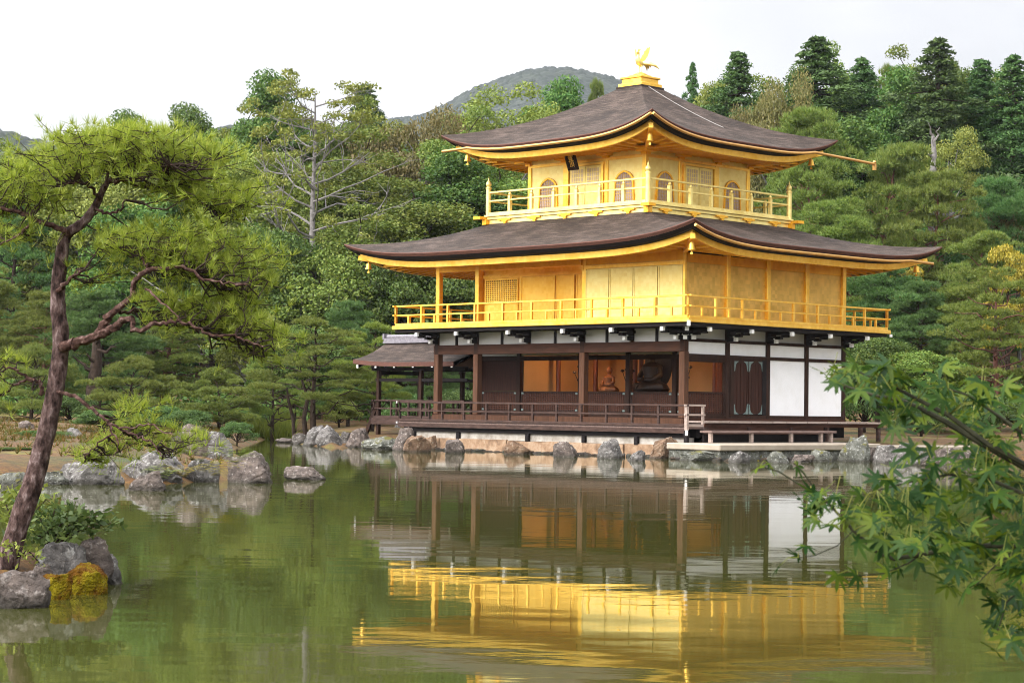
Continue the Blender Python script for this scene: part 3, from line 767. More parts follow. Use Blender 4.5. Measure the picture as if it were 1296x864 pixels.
# bracket sets under the upper eaves
for ix in (-1, -.36, .36, 1):
    for iy in (-1, -.36, .36, 1):
        if abs(ix) == 1 or abs(iy) == 1:
            b = MB(); x, y = CX3 + ix * (h3 - .02), CY3 + iy * (h3 - .02)
            ox = ix if abs(ix) == 1 else 0; oy = iy if abs(iy) == 1 else 0
            b.box((x, y, 10.05), (.24, .24, .09)); b.box((x + ox * .14, y + oy * .14, 10.12), (.5 if not ox or oy else .34, .5 if not oy or ox else .34, .07))
            b.box((x + ox * .28, y + oy * .28, 10.19), (.62 if not ox or oy else .3, .62 if not oy or ox else .3, .07))
            part(b, 'bracket_set', M['gold_bounce'])
def arch_outline(w, h):
    """bell-shaped window outline, base at z=0"""
    pts = [(-w * .5, 0), (-w * .47, h * .30), (-w * .45, h * .62)]
    for i in range(1, 8):
        a = math.pi - math.pi * i / 8
        pts.append((w * .45 * math.cos(a), h * .64 + h * (.36 if i == 4 else .34) * math.sin(a)))
    pts += [(w * .45, h * .62), (w * .47, h * .30), (w * .5, 0)]
    return pts
def bell_window(side, q, z, w=.84, h=1.02):
    if side == 'S': fn = lambda a, b, t: (CX3 + q + a, CY3 - h3 - t, z + b)
    else: fn = lambda a, b, t: (CX3 + h3 + t, CY3 + q + a, z + b)
    if side == 'S': sgn = 1
    ol = arch_outline(w, h)
    fr = MB()
    big = [(a * 1.13, b * 1.06 if b > 0 else -.05) for a, b in ol]
    n = len(ol)
    vs = [fn(a, b, .035) for a, b in big] + [fn(a, b, .035) for a, b in ol] + [fn(a, b, -.03) for a, b in big] + [fn(a, b, -.03) for a, b in ol]
    fs = [(i, i + 1, n + i + 1, n + i) for i in range(n - 1)] + [(i + 1, i, 2 * n + i, 2 * n + i + 1) for i in range(n - 1)] + [(n + i, n + i + 1, 3 * n + i + 1, 3 * n + i) for i in range(n - 1)]
    fr.add(vs, fs)
    f = part(fr, 'bell_window', M['gold_bounce'])
    pa = MB(); pa.add([fn(a, b, -.004) for a, b in ol], [tuple(range(n))]); part(pa, 'paper', M['lattice_back'], f)
    lt = MB()
    def half_w(b):
        t = b / h
        if t < .62: return w * (.5 - .08 * t)
        s_ = min(1, (t - .62) / .36); return w * .45 * math.sqrt(max(0, 1 - s_ ** 2.2))
    for i in range(-4, 5):
        a = i * w / 10
        hh = h * .97
        while half_w(hh) < abs(a) and hh > 0: hh -= .01
        wd = .034 if i == 0 else .014
        lt.add([fn(a + s1 * wd / 2, b, t) for t in (.002, .016) for s1, b in ((-1, 0), (1, 0), (1, hh), (-1, hh))], [(0, 1, 2, 3), (4, 5, 6, 7), (0, 1, 5, 4), (1, 2, 6, 5), (2, 3, 7, 6), (3, 0, 4, 7)])
    for j in range(1, 10):
        b = j * h / 10; a = half_w(b) - .004
        if a < .03: continue
        wd = .030 if j in (3, 6) else .013
        lt.add([fn(s1 * a, b + s2 * wd / 2, t) for t in (.003, .013) for s1, s2 in ((-1, -1), (1, -1), (1, 1), (-1, 1))], [(0, 1, 2, 3), (4, 5, 6, 7), (0, 1, 5, 4), (1, 2, 6, 5), (2, 3, 7, 6), (3, 0, 4, 7)])
    part(lt, 'lattice', M['lattice'], f)
for q in (-1.77, 1.80): bell_window('S', q, 8.46); bell_window('E', q, 8.46)
# panelled doors in the middle of each face
M['panel_grey'] = simple('door_lattice_panel', [(.3, (.62, .47, .26)), (.7, (.74, .57, .33))], 4, .5, .5)
def mid_doors(side):
    for k in range(2):
        x0 = -.72 + k * .73; x1 = x0 + .70
        d = MB()
        def bx(a0, a1, b0, b1, d0, d1, mi=0):
            if side == 'S': d.b2(CX3 + a0, CX3 + a1, CY3 - h3 - d1, CY3 - h3 - d0, b0, b1, mi)
            else: d.b2(CX3 + h3 + d0, CX3 + h3 + d1, CY3 + a0, CY3 + a1, b0, b1, mi)
        bx(x0, x1, 8.37, 9.80, -.02, .012, 0)
        bx(x0 + .08, x1 - .08, 9.15, 9.72, .0125, .018, 1); bx(x0 + .08, x1 - .08, 8.45, 9.05, .0125, .022, 0)
        for i in range(1, 5): 
            a = x0 + .08 + (x1 - x0 - .16) * i / 5; bx(a - .012, a + .012, 9.15, 9.72, .0185, .028, 0)
        for j in range(1, 4):
            b = 9.15 + .57 * j / 4; bx(x0 + .08, x1 - .08, b - .01, b + .01, .0182, .026, 0)
        part(d, 'panel_door', [M['gold_lit'], M['panel_grey']])
mid_doors('S'); mid_doors('E')
for sd_ in 'SE':
    jm = MB()
    def jb(a0, a1, d0, d1, z0, z1):
        if sd_ == 'S': jm.b2(CX3 + a0, CX3 + a1, CY3 - h3 - d1, CY3 - h3 - d0, z0, z1)
        else: jm.b2(CX3 + h3 + d0, CX3 + h3 + d1, CY3 + a0, CY3 + a1, z0, z1)
    for a in (-.82, .82): jb(a - .06, a + .06, -.01, .06, 8.37, 9.83)
    jb(-.9, .9, -.01, .065, 9.82, 9.90)
    part(jm, 'door_jamb', M['gold'])

# ------------------------------------------------------------------ ground floor (dark timber and white plaster)
zg = 1.25                                                     # main floor
fl = MB(); fl.b2(-L3 - .1, .1, -.1, WD + .1, 1.12, zg); part(fl, 'floor_deck', M['beam'])
fl = MB(); fl.b2(-L3 - .06, .06, -.06, WD + .06, .62, 1.118); part(fl, 'underfloor', M['black'])
for x in (0, -L1, -L2_, -L3):
    pillar(x, 0, zg, 3.36, .235, M['pillar'])
for x in (0, -L1, -L2_, -L3):
    pillar(x, 0, 3.362, 4.12, .21, M['wood'], 'upper_post')
for k in range(1, 5):
    pillar(0, k * BAY, zg, 4.12, .19, M['wood'])
for k in range(1, 5):
    pillar(-L3, k * BAY, zg, 4.12, .2, M['wood'])
for x in (-2.14, -4.22, -6.43, -9.46, -L3 + .0):
    if x > -L3: pillar(x, BAY, zg, 3.66, .19, M['wood'])
for x in (-2.17, -4.35, -6.9, -9.46): pillar(x, WD, zg, 4.12, .19, M['wood'])
b = MB()
b.b2(-L3 - .16, .112, -.10, .10, 3.36, 3.69); part(b, 'front_beam', M['beam'], bevel=.01)
b = MB()
for z0, z1 in ((3.69, 3.79), (3.19, 3.30)): b.b2(-.085, .085, .12, WD + .08, z0, z1)
b.b2(-.08, .08, .1, WD + .05, 1.252, 1.36); b.b2(-.07, .07, .1, BAY * 2, 3.05, 3.188)
part(b, 'side_beam', M['wood'])
for k in range(4):
    y0, y1 = k * BAY + .10, (k + 1) * BAY - .095
    wallbox(-.05, .03, y0, y1, 3.302, 3.688, M['plaster'], 'frieze_panel')
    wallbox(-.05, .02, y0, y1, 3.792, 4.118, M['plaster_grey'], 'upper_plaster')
    if k >= 2: wallbox(-.05, .045, y0 + .0, y1 - .0, 1.362, 3.188, M['plaster'], 'plaster_panel')
edges = [-L3, -L2_, -6.9, -L1, -2.17, 0]
for x0, x1 in zip(edges[:-1], edges[1:]):
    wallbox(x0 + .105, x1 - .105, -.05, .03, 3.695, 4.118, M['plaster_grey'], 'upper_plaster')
    xm = (x0 + x1) / 2; k = MB(); k.box((xm, -.055, 3.9), (.10, .07, .42)); part(k, 'frieze_strut', M['black'])
# stepped brackets with white painted beam ends
def bracket(x, y, ox, oy, diag=False):
    b = MB(); n = math.hypot(ox, oy); ox, oy = ox / n, oy / n
    rz = math.atan2(oy, ox)
    for r0, r1, z, h, w in ((-.05, .34, 3.80, .13, .17), (-.05, .62, 3.93, .11, .16), (-.05, .98, 4.06, .10, .15)):
        rm = (r0 + r1) / 2; b.box((x + ox * rm, y + oy * rm, z), (r1 - r0, w, h), 0, rz)
    for r, z, w, h in ((.40, 3.80, .12, .12), (1.05, 4.04, .12, .12), (.635, 3.945, .07, .05)):
        if r != .635:
            b.box((x + ox * r, y + oy * r, z), (.10, w, h), 1, rz); b.box((x + ox * (r - .02), y + oy * (r - .02), z + .085), (.06, w * 1.7, .04), 1, rz)
    for t in (-.36, .36):
        b.box((x + ox * .50 - oy * t, y + oy * .50 + ox * t, 3.99), (.14, .28, .09), 0, rz)
    part(b, 'bracket', [M['black'], M['white']])
for x in edges[:-1]: bracket(x, 0, 0, -1)
for k in range(1, 5): bracket(0, k * BAY, 1, 0)
bracket(0, 0, 0, -1); bracket(0, 0, 1, 0); bracket(0, 0, .7, -.7)
cpb = MB(); cpb.box((1.20, -1.20, 4.19), (.10, .10, .17), 0, -math.pi / 4); part(cpb, 'corner_beam_end', M['white'])
cpb = MB(); cpb.box((1.18, WD + 1.2, 4.17), (.09, .09, .09), 0, math.pi / 4); part(cpb, 'corner_beam_end', M['white'])
# inner wall of the porch: plaster band, lintel, low lattice, and the openings
for x0, x1 in ((-L3 + .1, -9.56), (-9.36, -6.53), (-6.33, -4.32), (-4.12, -2.24), (-2.04, -.1)):
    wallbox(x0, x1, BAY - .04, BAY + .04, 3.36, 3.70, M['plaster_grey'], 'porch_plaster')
b = MB(); b.b2(-L3, 0, BAY - .085, BAY + .085, 3.19, 3.345); b.b2(-L3 + .1, -.1, BAY - .08, BAY + .08, zg + .002, zg + .10); b.b2(-L3, 0, BAY - .08, BAY + .08, 3.705, 3.80); part(b, 'inner_beam', M['wood'])
wallbox(-L3, -.02, .10, BAY - .1, 3.81, 3.86, M['beam'], 'porch_ceiling')
M['lattice_wood'] = simple('dark_lattice', [(.3, (.045, .017, .010)), (.7, (.085, .034, .020))], 5, .75, spec=.15)
M['lattice_gap'] = simple('lattice_gap', [(.3, (.016, .007, .005)), (.7, (.028, .012, .009))], 5, .7)
for x0, x1 in ((-L3 + .16, -9.62), (-9.30, -6.59), (-6.27, -4.38), (-4.06, -2.30), (-1.98, -.16)):
    lattice(x0, x1, 1.42, 2.04, BAY, max(8, int((x1 - x0) / .085)), 9, .032, [M['lattice_wood'], M['lattice_gap'], M['wood']], 'low_lattice')
    f = MB()
    for xx in (x0 + .03, x1 - .03):
        for zz in (1.45, 2.03): f.b2(xx - .05, xx + .05, BAY - .052, BAY - .042, zz - .03, zz + .03)
    part(f, 'metal_fitting', M['bronze'])
lattice(.20, 1.90, 1.42, 2.04, .0, 20, 9, .032, [M['lattice_wood'], M['lattice_gap'], M['wood']], 'low_lattice', 'E')
wallbox(-L3 + .1, -9.56, BAY - .02, BAY + .02, 2.105, 3.185, M['door'], 'board_wall')
# east door: two leaves with rounded bronze corner fittings
wallbox(-.07, .0, BAY + .09, BAY * 2 - .09, 1.362, 3.18, M['black'], 'door_frame')
for k in range(2):
    y0 = BAY + .33 + k * .77; y1 = y0 + .73
    d = MB(); d.b2(.002, .045, y0, y1, 1.40, 3.12)
    for i in range(1, 4):
        yy = y0 + (y1 - y0) * i / 4; d.b2(.0455, .056, yy - .012, yy + .012, 1.46, 3.06)
    d.b2(.0452, .062, y0 + .0, y0 + .05, 1.40, 3.12); d.b2(.0452, .062, y1 - .05, y1, 1.40, 3.12)
    dd = part(d, 'door', M['door'])
    for yy, sg in ((y0, 1), (y1, -1)):
        for zz, sz in ((1.40, 1), (3.12, -1)):
            h = MB()
            ol = [(0, 0), (.25, 0), (.13, .06), (.08, .13), (.05, .30), (0, .34)]
            h.prism(ol, lambda a, b_, t, yy=yy, sg=sg, zz=zz, sz=sz: (t, yy + sg * a, zz + sz * b_), .063, .072)
            part(h, 'corner_fitting', M['bronze'], dd)
k = MB(); k.b2(.0, .085, BAY + .12, BAY + .32, 1.37, 3.17); part(k, 'door_post', M['wood'])
k = MB(); k.b2(.0, .085, BAY * 2 - .30, BAY * 2 - .1, 1.37, 3.17); part(k, 'door_post', M['black'])
# the gilded room behind
wallbox(-L3 + .1, -.1, 6.10, 6.16, zg, 3.9, M['interior'], 'room_back_wall')
wallbox(-9.45, -9.38, BAY + .12, 6.08, zg, 3.9, M['interior'], 'room_side_wall')
wallbox(-L3 + .1, -.09, BAY + .09, 6.08, 3.62, 3.68, M['interior'], 'room_ceiling')
wallbox(-L3 + .1, -.1, WD - .06, WD - .01, 1.26, 4.1, M['plaster'], 'rear_wall')
wallbox(-L3 - .03, -L3 + .04, BAY * 2 + .1, WD - .1, 1.26, 4.1, M['plaster'], 'west_wall')
for x, y in ((-8.9, 3.5), (-8.1, 4.6), (-6.9, 5.4), (-5.9, 4.6), (-2.2, 4.2), (-3.4, 5.9)):
    p = MB(); p.lathe([(.085, zg), (.085, 3.61)], 10, (x, y, 0)); part(p, 'room_post', M['red_wood'])
# the lamps that glow in the room
for x, y in ((-7.6, 3.2), (-3.0, 3.0), (-.9, 4.9)):
    ld = bpy.data.lights.new('room_lamp', 'POINT'); ld.energy = 24; ld.color = (1.0, .56, .25); ld.shadow_soft_size = .06
    lo = bpy.data.objects.new('room_lamp', ld); COL.objects.link(lo); lo.parent = pav; lo.location = (x, y, 3.54)

# lower verandah over the water
zv = .985
v = MB(); v.b2(-L3 - 1.0, .93, -.93, -.10, zv - .06, zv)
part(v, 'verandah_deck', M['deck'])
v = MB(); v.b2(-L3 - 1.03, .95, -.96, -.84, zv - .20, zv - .062); v.b2(-L3 - 1.03, -L3 - .95, -.83, BAY, zv - .20, zv - .062); part(v, 'edge_beam', M['rail'])
v = MB(); v.b2(-L3 - .9, .8, -.80, -.62, zv - .34, zv - .17); v.b2(-L3 - .9, .8, -.3, -.12, zv - .34, zv - .065); part(v, 'joist', M['black'])
v = MB(); v.b2(-L3 - .12, .12, -.16, -.1015, 1.05, 1.235); part(v, 'floor_edge', M['pillar'])
for x in (-11.9, -9.6, -6.2, -3.6, -1.3):
    pillar(x, -.72, .38, zv - .345, .16, M['black'], 'stilt')
o1 = .927
railing((-L3 - o1 - .05, -o1), (o1 - .04, -o1), zv, (1.655, 1.36), 12, M['rail'], False, .07, .10, 'lower_railing')
railing((o1 - .0, -o1), (o1 - .0, -.15), zv, (1.655, 1.36), 1, M['deck_pale'], False, .07, .10, 'lower_railing')
railing((-L3 - o1 - .05, -o1), (-L3 - o1 - .05, BAY - .2), zv, (1.655, 1.36), 2, M['rail'], False, .07, .10, 'lower_railing')
k = MB(); k.box((o1, -o1, 1.28), (.10, .10, .80)); part(k, 'corner_post', M['deck_pale'])
k = MB(); k.box((o1, -o1 - .0, .66), (.12, .12, .40)); k.box((o1 + .05, -o1 - .06, .80), (.07, .07, .16), 1, -math.pi / 4); part(k, 'corner_stilt', [M['black'], M['white']])
k = MB()
for z in (1.655, .93): k.box((-L3 - o1 - .20, -o1, z), (.03, .08, .07))
part(k, 'rail_end_cap', M['white'])
# east deck and the step bench below it
v = MB()
nb = 26
for i in range(nb):
    y0 = -.02 + (9.55 + .02) * i / nb; v.b2(.13, 1.0 + .012 * math.sin(i * 2.3), y0 + .006, y0 + 9.57 / nb - .006, 1.115, 1.175)
part(v, 'east_deck', M['deck_pale'])
v = MB(); v.b2(.80, .90, .0, 9.6, .99, 1.112); v.b2(.14, .22, .0, 9.5, .99, 1.112); v.b2(.80, .87, .05, 6.2, .70, .988); part(v, 'deck_beam', M['beam'])
for y in (.1, 2.2, 4.4, 6.4, 8.3, 9.35): pillar(.86, y, .42, .99, .13, M['rail'], 'deck_post')
v = MB()
v.b2(1.15, 1.62, -.55, 5.9, .815, .885); part(v, 'step_bench', M['deck'])
for y in (-.45, 1.55, 3.6, 5.2, 5.75): pillar(1.5, y, .50, .814, .12, M['deck_pale'], 'bench_leg')
v = MB(); v.b2(1.16, 1.24, -.45, 5.8, .52, .76); part(v, 'bench_riser', M['black'])

# ------------------------------------------------------------------ fishing deck roofed over the pond, part of the pavilion
FY, FX0, FX1 = 2.6, -17.25, -L3 - .15
fish = MB()
fz, ft = 3.14, 3.98
rr = []
prof = [(-1.72, 0.0), (-1.45, .09), (-1.1, .24), (-.7, .46), (-.32, .72), (0, .96)]
def frow(x, lift): return [(x, FY + d, fz + h * (ft - fz) / .96 + lift * (1 - (h / .96)) ** 2) for d, h in prof] + [(x, FY - d, fz + h * (ft - fz) / .96 + lift * (1 - (h / .96)) ** 2) for d, h in prof[-2::-1]]
nx = 10
for i in range(nx + 1):
    t = i / nx; rr.append(frow(FX0 + (FX1 - FX0) * t, .12 * max(0, 1 - t * 2.2) ** 2))
n = len(rr[0]); vs = [p for r in rr for p in r]; b0 = len(vs)
vs2 = [(p[0], p[1], p[2] - .16) for p in vs]
fs = [(i * n + k, (i + 1) * n + k, (i + 1) * n + k + 1, i * n + k + 1) for i in range(nx) for k in range(n - 1)]
fish.add(vs, fs, 0, True); fish.add(vs2, [tuple(q[::-1]) for q in fs], 1, True)
for k in range(n - 1): fish.add([vs[k], vs[k + 1], vs2[k + 1], vs2[k]], [(0, 1, 2, 3)], 1)
for i in range(nx):
    for k in (0, n - 1): fish.add([vs[i * n + k], vs[(i + 1) * n + k], vs2[(i + 1) * n + k], vs2[i * n + k]], [(0, 1, 2, 3)], 1)
froof = part(fish, 'fishing_deck_roof', [M['roof'], M['roof_edge']], sharp=30)
k = MB(); k.b2(FX0 - .05, FX1, FY - .16, FY + .16, ft + .0, ft + .14); k.b2(FX0 - .02, FX1, FY - .22, FY + .22, ft - .06, ft - .001); k.tube([(FX0 - .10, FY, ft + .19), (FX1, FY, ft + .17)], .085, 8); k.box((FX0 - .05, FY, ft + .2), (.10, .34, .22))
M['ridge_tile'] = simple('ridge_tile', [(.3, (.11, .10, .115)), (.7, (.24, .22, .24))], 9, .7)
part(k, 'ridge', M['ridge_tile'], froof)
k = MB()
for i in range(6):
    x = FX0 + .22 + i * 1.05
    k.bar((x, FY - 1.66, fz - .15), (x, FY, ft - .32), .08, .10, 0); k.box((x, FY - 1.68, fz - .14), (.09, .02, .13), 1)
part(k, 'rafter', [M['black'], M['white']], froof)
k = MB()
for y in (FY - 1.05, FY + 1.05): k.b2(FX0 + .4, FX1, y - .08, y + .08, 2.84, 2.98); k.b2(FX0 + .6, FX1, y - .05, y + .05, 2.44, 2.55)
k.b2(FX0 + .72, FX0 + .82, FY - 1.05, FY + 1.05, 2.70, 2.84); part(k, 'tie_beam', M['black'], froof)
for x in (FX0 + .75, -14.1):
    for y in (FY - 1.05, FY + 1.05):
        pillar(x, y, .15, 2.84, .15, M['wood'], 'deck_pillar').parent = froof
k = MB(); k.bar((FX0 + .2, FY - 1.25, .3), (FX0 + .75, FY - 1.05, 1.7), .13); part(k, 'brace', M['wood'], froof)
k = MB(); k.b2(FX0 + .5, FX1, FY - 1.2, FY + 1.2, .98, 1.06); k.b2(FX0 + .5, FX1, FY - 1.22, FY - 1.1, .82, .979); part(k, 'deck_floor', M['rail'], froof)
for y in (FY - 1.14, FY + 1.14): railing((FX0 + .6, y), (FX1 - .1, y), 1.06, (1.72, 1.42), 5, M['rail'], False, .07, .1, 'deck_railing')
railing((FX0 + .6, FY - 1.14), (FX0 + .6, FY + 1.14), 1.06, (1.72, 1.42), 2, M['rail'], False, .07, .1, 'deck_railing')

# ------------------------------------------------------------------ stone wall of the terrace the pavilion stands on
def wall_piece(name, label, boxes, mats):
    e = MB()
    for x0, x1, y0, y1, z0, z1, mi in boxes: e.b2(x0, x1, y0, y1, z0, z1, mi)
    o = e.build(name, mats); o.location = Vector(L2W(0, 0, 0)); o.rotation_euler = (0, 0, -YAW)
    return tag(o, label, 'wall')
stones = []
rs = random.Random(5)
x = -12.4
while x < .6:
    w = rs.uniform(1.0, 2.4); x1 = min(x + w, .62)
    stones.append((x + .012, x1 - .012, -.80 + rs.uniform(-.03, .03), -.3, -.5, .40 + rs.uniform(-.02, .02), 0)); x = x1
stones.append((-12.4, .62, -.70, -.2, .395, .64, 1))
stones.append((-12.4, .6, -.72, -.3, -.5, .36, 2))
wall_piece('terrace_wall', 'tan stone wall under the verandah, pale render along its top', stones, [M['tan_stone'], M['pale_stone'], M['black']])
# landing of pale slabs in front of the east side
wall = MB()
def slab_top(pts, z0, z1, mi=0):
    wall.prism(pts, lambda a, b_, t: (a, b_, t), z0, z1, mi)
LP = [(.64, -1.55), (3.15, -2.0), (3.35, .6), (3.45, 3.2), (3.40, 5.9), (1.2, 6.6), (.64, 6.4)]
slab_top(LP, .30, .50)
wall.prism([(a - .10 if a > 1 else a, b_ + (.10 if b_ < 0 else -.05)) for a, b_ in LP], lambda a, b_, t: (a, b_, t), -.6, .299, 1)
lo = wall.build('stone_landing', [M['terrace'], M['rock_green']], bevel=.03); lo.location = Vector(L2W(0, 0, 0)); lo.rotation_euler = (0, 0, -YAW)
tag(lo, 'pale beige stone landing in front of the white panels', 'landing')
wall = MB(); slab_top([(.64, 6.7), (3.0, 6.2), (3.9, 8.2), (4.0, 11.5), (-1, 11.8), (-1, 6.7)], -.5, .42)
lo2 = wall.build('garden_terrace', M['terrace'], bevel=.03); lo2.location = Vector(L2W(0, 0, 0)); lo2.rotation_euler = (0, 0, -YAW)
tag(lo2, 'pale gravel court beyond the landing, at the far end of the deck', 'terrace', kind='structure')

# ------------------------------------------------------------------ statues inside
def figure(x, y, z, sc_, mats, label, halo=False, plinth=True, name='seated_statue'):
    f = MB()
    if plinth:
        f.lathe([(.40, 0), (.42, .05), (.34, .12), (.30, .20), (.38, .28), (.40, .34)], 16, (0, 0, 0), 0)
    b = .34 if plinth else 0
    f.lathe([(.36, b), (.40, b + .06), (.34, b + .16), (.20, b + .24), (.185, b + .36), (.22, b + .48), (.235, b + .56), (.16, b + .64), (.062, b + .67), (.06, b + .71), (.105, b + .75), (.125, b + .83), (.115, b + .90), (.07, b + .96), (.02, b + .99)], 18, (0, 0, 0), 1)
    for s_ in (-1, 1):
        f.tube([(s_ * .20, 0, b + .56), (s_ * .29, -.06, b + .38), (s_ * .20, -.22, b + .27), (s_ * .04, -.27, b + .27)], [.07, .065, .055, .045], 8, 1)
        f.tube([(s_ * .10, -.05, b + .10), (s_ * .36, -.16, b + .10), (s_ * .10, -.33, b + .08)], [.11, .10, .07], 8, 1)
    if halo:
        f.prism([(.40 * math.cos(t) , .55 * math.sin(t)) for t in [2 * math.pi * i / 24 for i in range(24)]], lambda a, c, t: (a, .20 + t, b + .62 + c), 0, .03, 0)
    o = f.build(name, mats); p = L2W(x, y, z); o.location = Vector(p); o.rotation_euler = (0, 0, -YAW); o.scale = (sc_,) * 3
    return tag(o, label, 'statue')
figure(-7.15, 4.3, zg + .55, .92, [M['red_wood'], M['statue_gilt']], 'small reddish seated statue in the glowing room', False)
figure(-4.85, 4.0, zg + .35, 1.55, [M['statue'], M['statue']], 'large dark seated statue with tall halo near the corner', True)
for (x, y, w, h, lab) in ((-7.15, 4.3, 1.0, .54, 'low dark wooden altar under the small reddish statue'), (-4.85, 4.0, 1.5, .34, 'broad dark altar under the large dark statue')):
    a = MB(); a.box((0, 0, h - .04), (w, .8, .08)); a.box((0, 0, h / 2 - .04), (w * .86, .66, h - .08)); a.box((0, 0, .03), (w * 1.05, .86, .06))
    o = a.build('altar', M['statue'], bevel=.01); o.location = Vector(L2W(x, y, zg)); o.rotation_euler = (0, 0, -YAW); tag(o, lab, 'altar')
def flowers(x, y, z, label, h=1.0):
    f = MB(); rr_ = random.Random(int(abs(x) * 100))
    f.lathe([(.10, 0), (.13, .10), (.06, .22), (.09, .30)], 12)
    for i in range(7):
        a = rr_.uniform(0, 6.28); l = rr_.uniform(.1, .28); zz = .3 + h * rr_.uniform(.45, 1)
        f.tube([(0, 0, .28), (l * .4 * math.cos(a), l * .4 * math.sin(a), .3 + (zz - .3) * .5), (l * math.cos(a), l * math.sin(a), zz)], .012, 5)
        f.lathe([(.02, 0), (.075, .03), (.05, .08), (.0, .10)], 8, (l * math.cos(a), l * math.sin(a), zz - .03))
    o = f.build('gilt_flower_stand', M['statue']); o.location = Vector(L2W(x, y, z)); o.rotation_euler = (0, 0, -YAW)
    return tag(o, label, 'ornament')
flowers(-7.75, 3.5, zg + .5, 'dark vase of metal lotus flowers left of the small statue')
flowers(-5.55, 3.55, zg + .5, 'dark vase of metal lotus flowers between the two statues')
flowers(-2.55, 3.05, zg + .55, 'dark vase of metal lotus flowers in the corner opening')
for x, y in ((-7.75, 3.5), (-5.55, 3.55), (-2.55, 3.05)):
    s = MB(); s.box((0, 0, .47), (.34, .34, .05))
    for i in (-1, 1):
        for j in (-1, 1): s.box((i * .13, j * .13, .225), (.04, .04, .45))
    o = s.build('flower_table', M['statue']); o.location = Vector(L2W(x, y, zg)); o.rotation_euler = (0, 0, -YAW)
    tag(o, {-7.75: 'little dark table under the flower vase left of the small statue', -5.55: 'little dark table under the flower vase between the statues', -2.55: 'little dark table under the flower vase in the corner opening'}[x], 'table')

# ------------------------------------------------------------------ gilt bells under the eave corners
def bell(lx, ly, z, label):
    b = MB(); b.tube([(0, 0, .0), (0, 0, -.14)], .014, 6); b.lathe([(.0, -.13), (.07, -.15), (.085, -.22), (.10, -.30), (.125, -.36), (.11, -.36), (.0, -.33)], 14); b.tube([(0, 0, -.33), (0, 0, -.44)], .01, 5); b.box((0, 0, -.46), (.09, .012, .07))
    o = b.build('wind_bell', M['gold']); o.location = Vector(L2W(lx, ly, z)); o.rotation_euler = (0, 0, -YAW)
    return tag(o, label, 'bell', 'gilt bells hanging under the eave corners')
bz2, bz3 = 6.76, 10.55
hx2, hy2 = L3 / 2 + 2.42, WD / 2 + 2.42
names = {(1, -1): 'near corner', (-1, -1): 'left tip', (1, 1): 'right tip'}
for (ix, iy), nm in names.items():
    bell(CX3 + ix * (hx2 - .62), CY3 + iy * (hy2 - .62), bz2 - .02, 'gilt bell under the %s of the lower roof' % nm)
    bell(CX3 + ix * (E3 - .66), CY3 + iy * (E3 - .66), bz3 - .02, 'gilt bell under the %s of the upper roof' % nm)

# ------------------------------------------------------------------ name board under the upper eave
pq = MB()
pq.box((0, 0, 0), (.46, .05, .78), 0)
for a in (-.20, .20): pq.box((a, -.034, 0), (.075, .03, .80), 1)
for c in (-.36, .36): pq.box((0, -.033, c), (.32, .03, .08), 1)
M['board_black'] = M['black']
plq = empty('name_board', (0, 0, 0))
pb = pq.build('board', [M['black'], M['wood']], plq)
try:
    tcv = bpy.data.curves.new('characters', 'FONT'); tcv.body = '\u7a76\n\u7adf\n\u9802'; tcv.size = .24; tcv.align_x = 'CENTER'; tcv.space_line = .82; tcv.extrude = .006
    to = bpy.data.objects.new('characters', tcv); COL.objects.link(to)
    dg = bpy.context.evaluated_depsgraph_get()
    tme = bpy.data.meshes.new_from_object(to.evaluated_get(dg))
    bpy.data.objects.remove(to)
    tme.materials.clear(); tme.materials.append(M['gold'])
    tobj = link_mesh('characters', tme, plq)
    tobj.location = (0, -.034, .13); tobj.rotation_euler = (math.pi / 2, 0, 0)
except Exception as ex:
    print('text failed', ex)
plq.location = Vector(L2W(CX3 - .1, CY3 - h3 - .62, 10.02)); plq.rotation_euler = (rad(22), 0, -YAW)
plq.rotation_mode = 'XYZ'
tag(plq, 'dark vertical name board hanging under the upper eave', 'sign')

# ------------------------------------------------------------------ phoenix on the finial
phx = empty('phoenix_statue', L2W(CX3, CY3, 13.37), -YAW); phx.scale = (.80, .80, .80)
tag(phx, 'gilt phoenix with raised wings on the roof finial', 'statue')
f = MB()
for s_ in (-1, 1):
    f.tube([(s_ * .07, 0, 0), (s_ * .075, .01, .20), (s_ * .06, .03, .36)], [.022, .02, .035], 6)
    f.box((s_ * .07, -.04, .012), (.05, .16, .024))
f.build('legs', M['gold_lit'], phx)
f = MB()
f.tube([(0, .20, .42), (0, .08, .40), (0, -.08, .46), (0, -.17, .58), (0, -.17, .70), (0, -.13, .80), (0, -.15, .88), (0, -.22, .90), (0, -.30, .86)], [.05, .12, .15, .12, .07, .05, .065, .05, .008], 10)
f.build('body', M['gold_lit'], phx)
f = MB()
for i, a in enumerate((.10, .0, -.10)): f.tube([(0, -.12, .92), (0, -.10 + a * .5, 1.02), (0, -.04 + a, 1.07)], [.02, .016, .004], 5)
f.build('crest', M['gold'], phx)
for s_ in (-1, 1):
    ol = [(0, 0), (.16, .05), (.30, .22), (.40, .46), (.44, .66), (.36, .60), (.30, .62), (.24, .50), (.17, .48), (.12, .34), (.05, .28), (-.02, .14)]
    w = MB(); w.prism(ol, lambda a, c, t, s_=s_: (s_ * (.10 + a * .78 + t), -.04 + a * .45 - c * .05, .48 + c), -.012, .012)
    w.build('wing', M['gold'], phx)
f = MB()
for i in range(7):
    a = (i - 3) * .17
    f.tube([(0, .16, .43), (math.sin(a) * .25, .42, .46 - abs(a) * .05), (math.sin(a) * .55, .72, .52 - abs(a) * .25), (math.sin(a) * .75, .86, .42 - abs(a) * .35)], [.03, .045, .055, .012], 6)
f.build('tail', M['gold_lit'], phx)

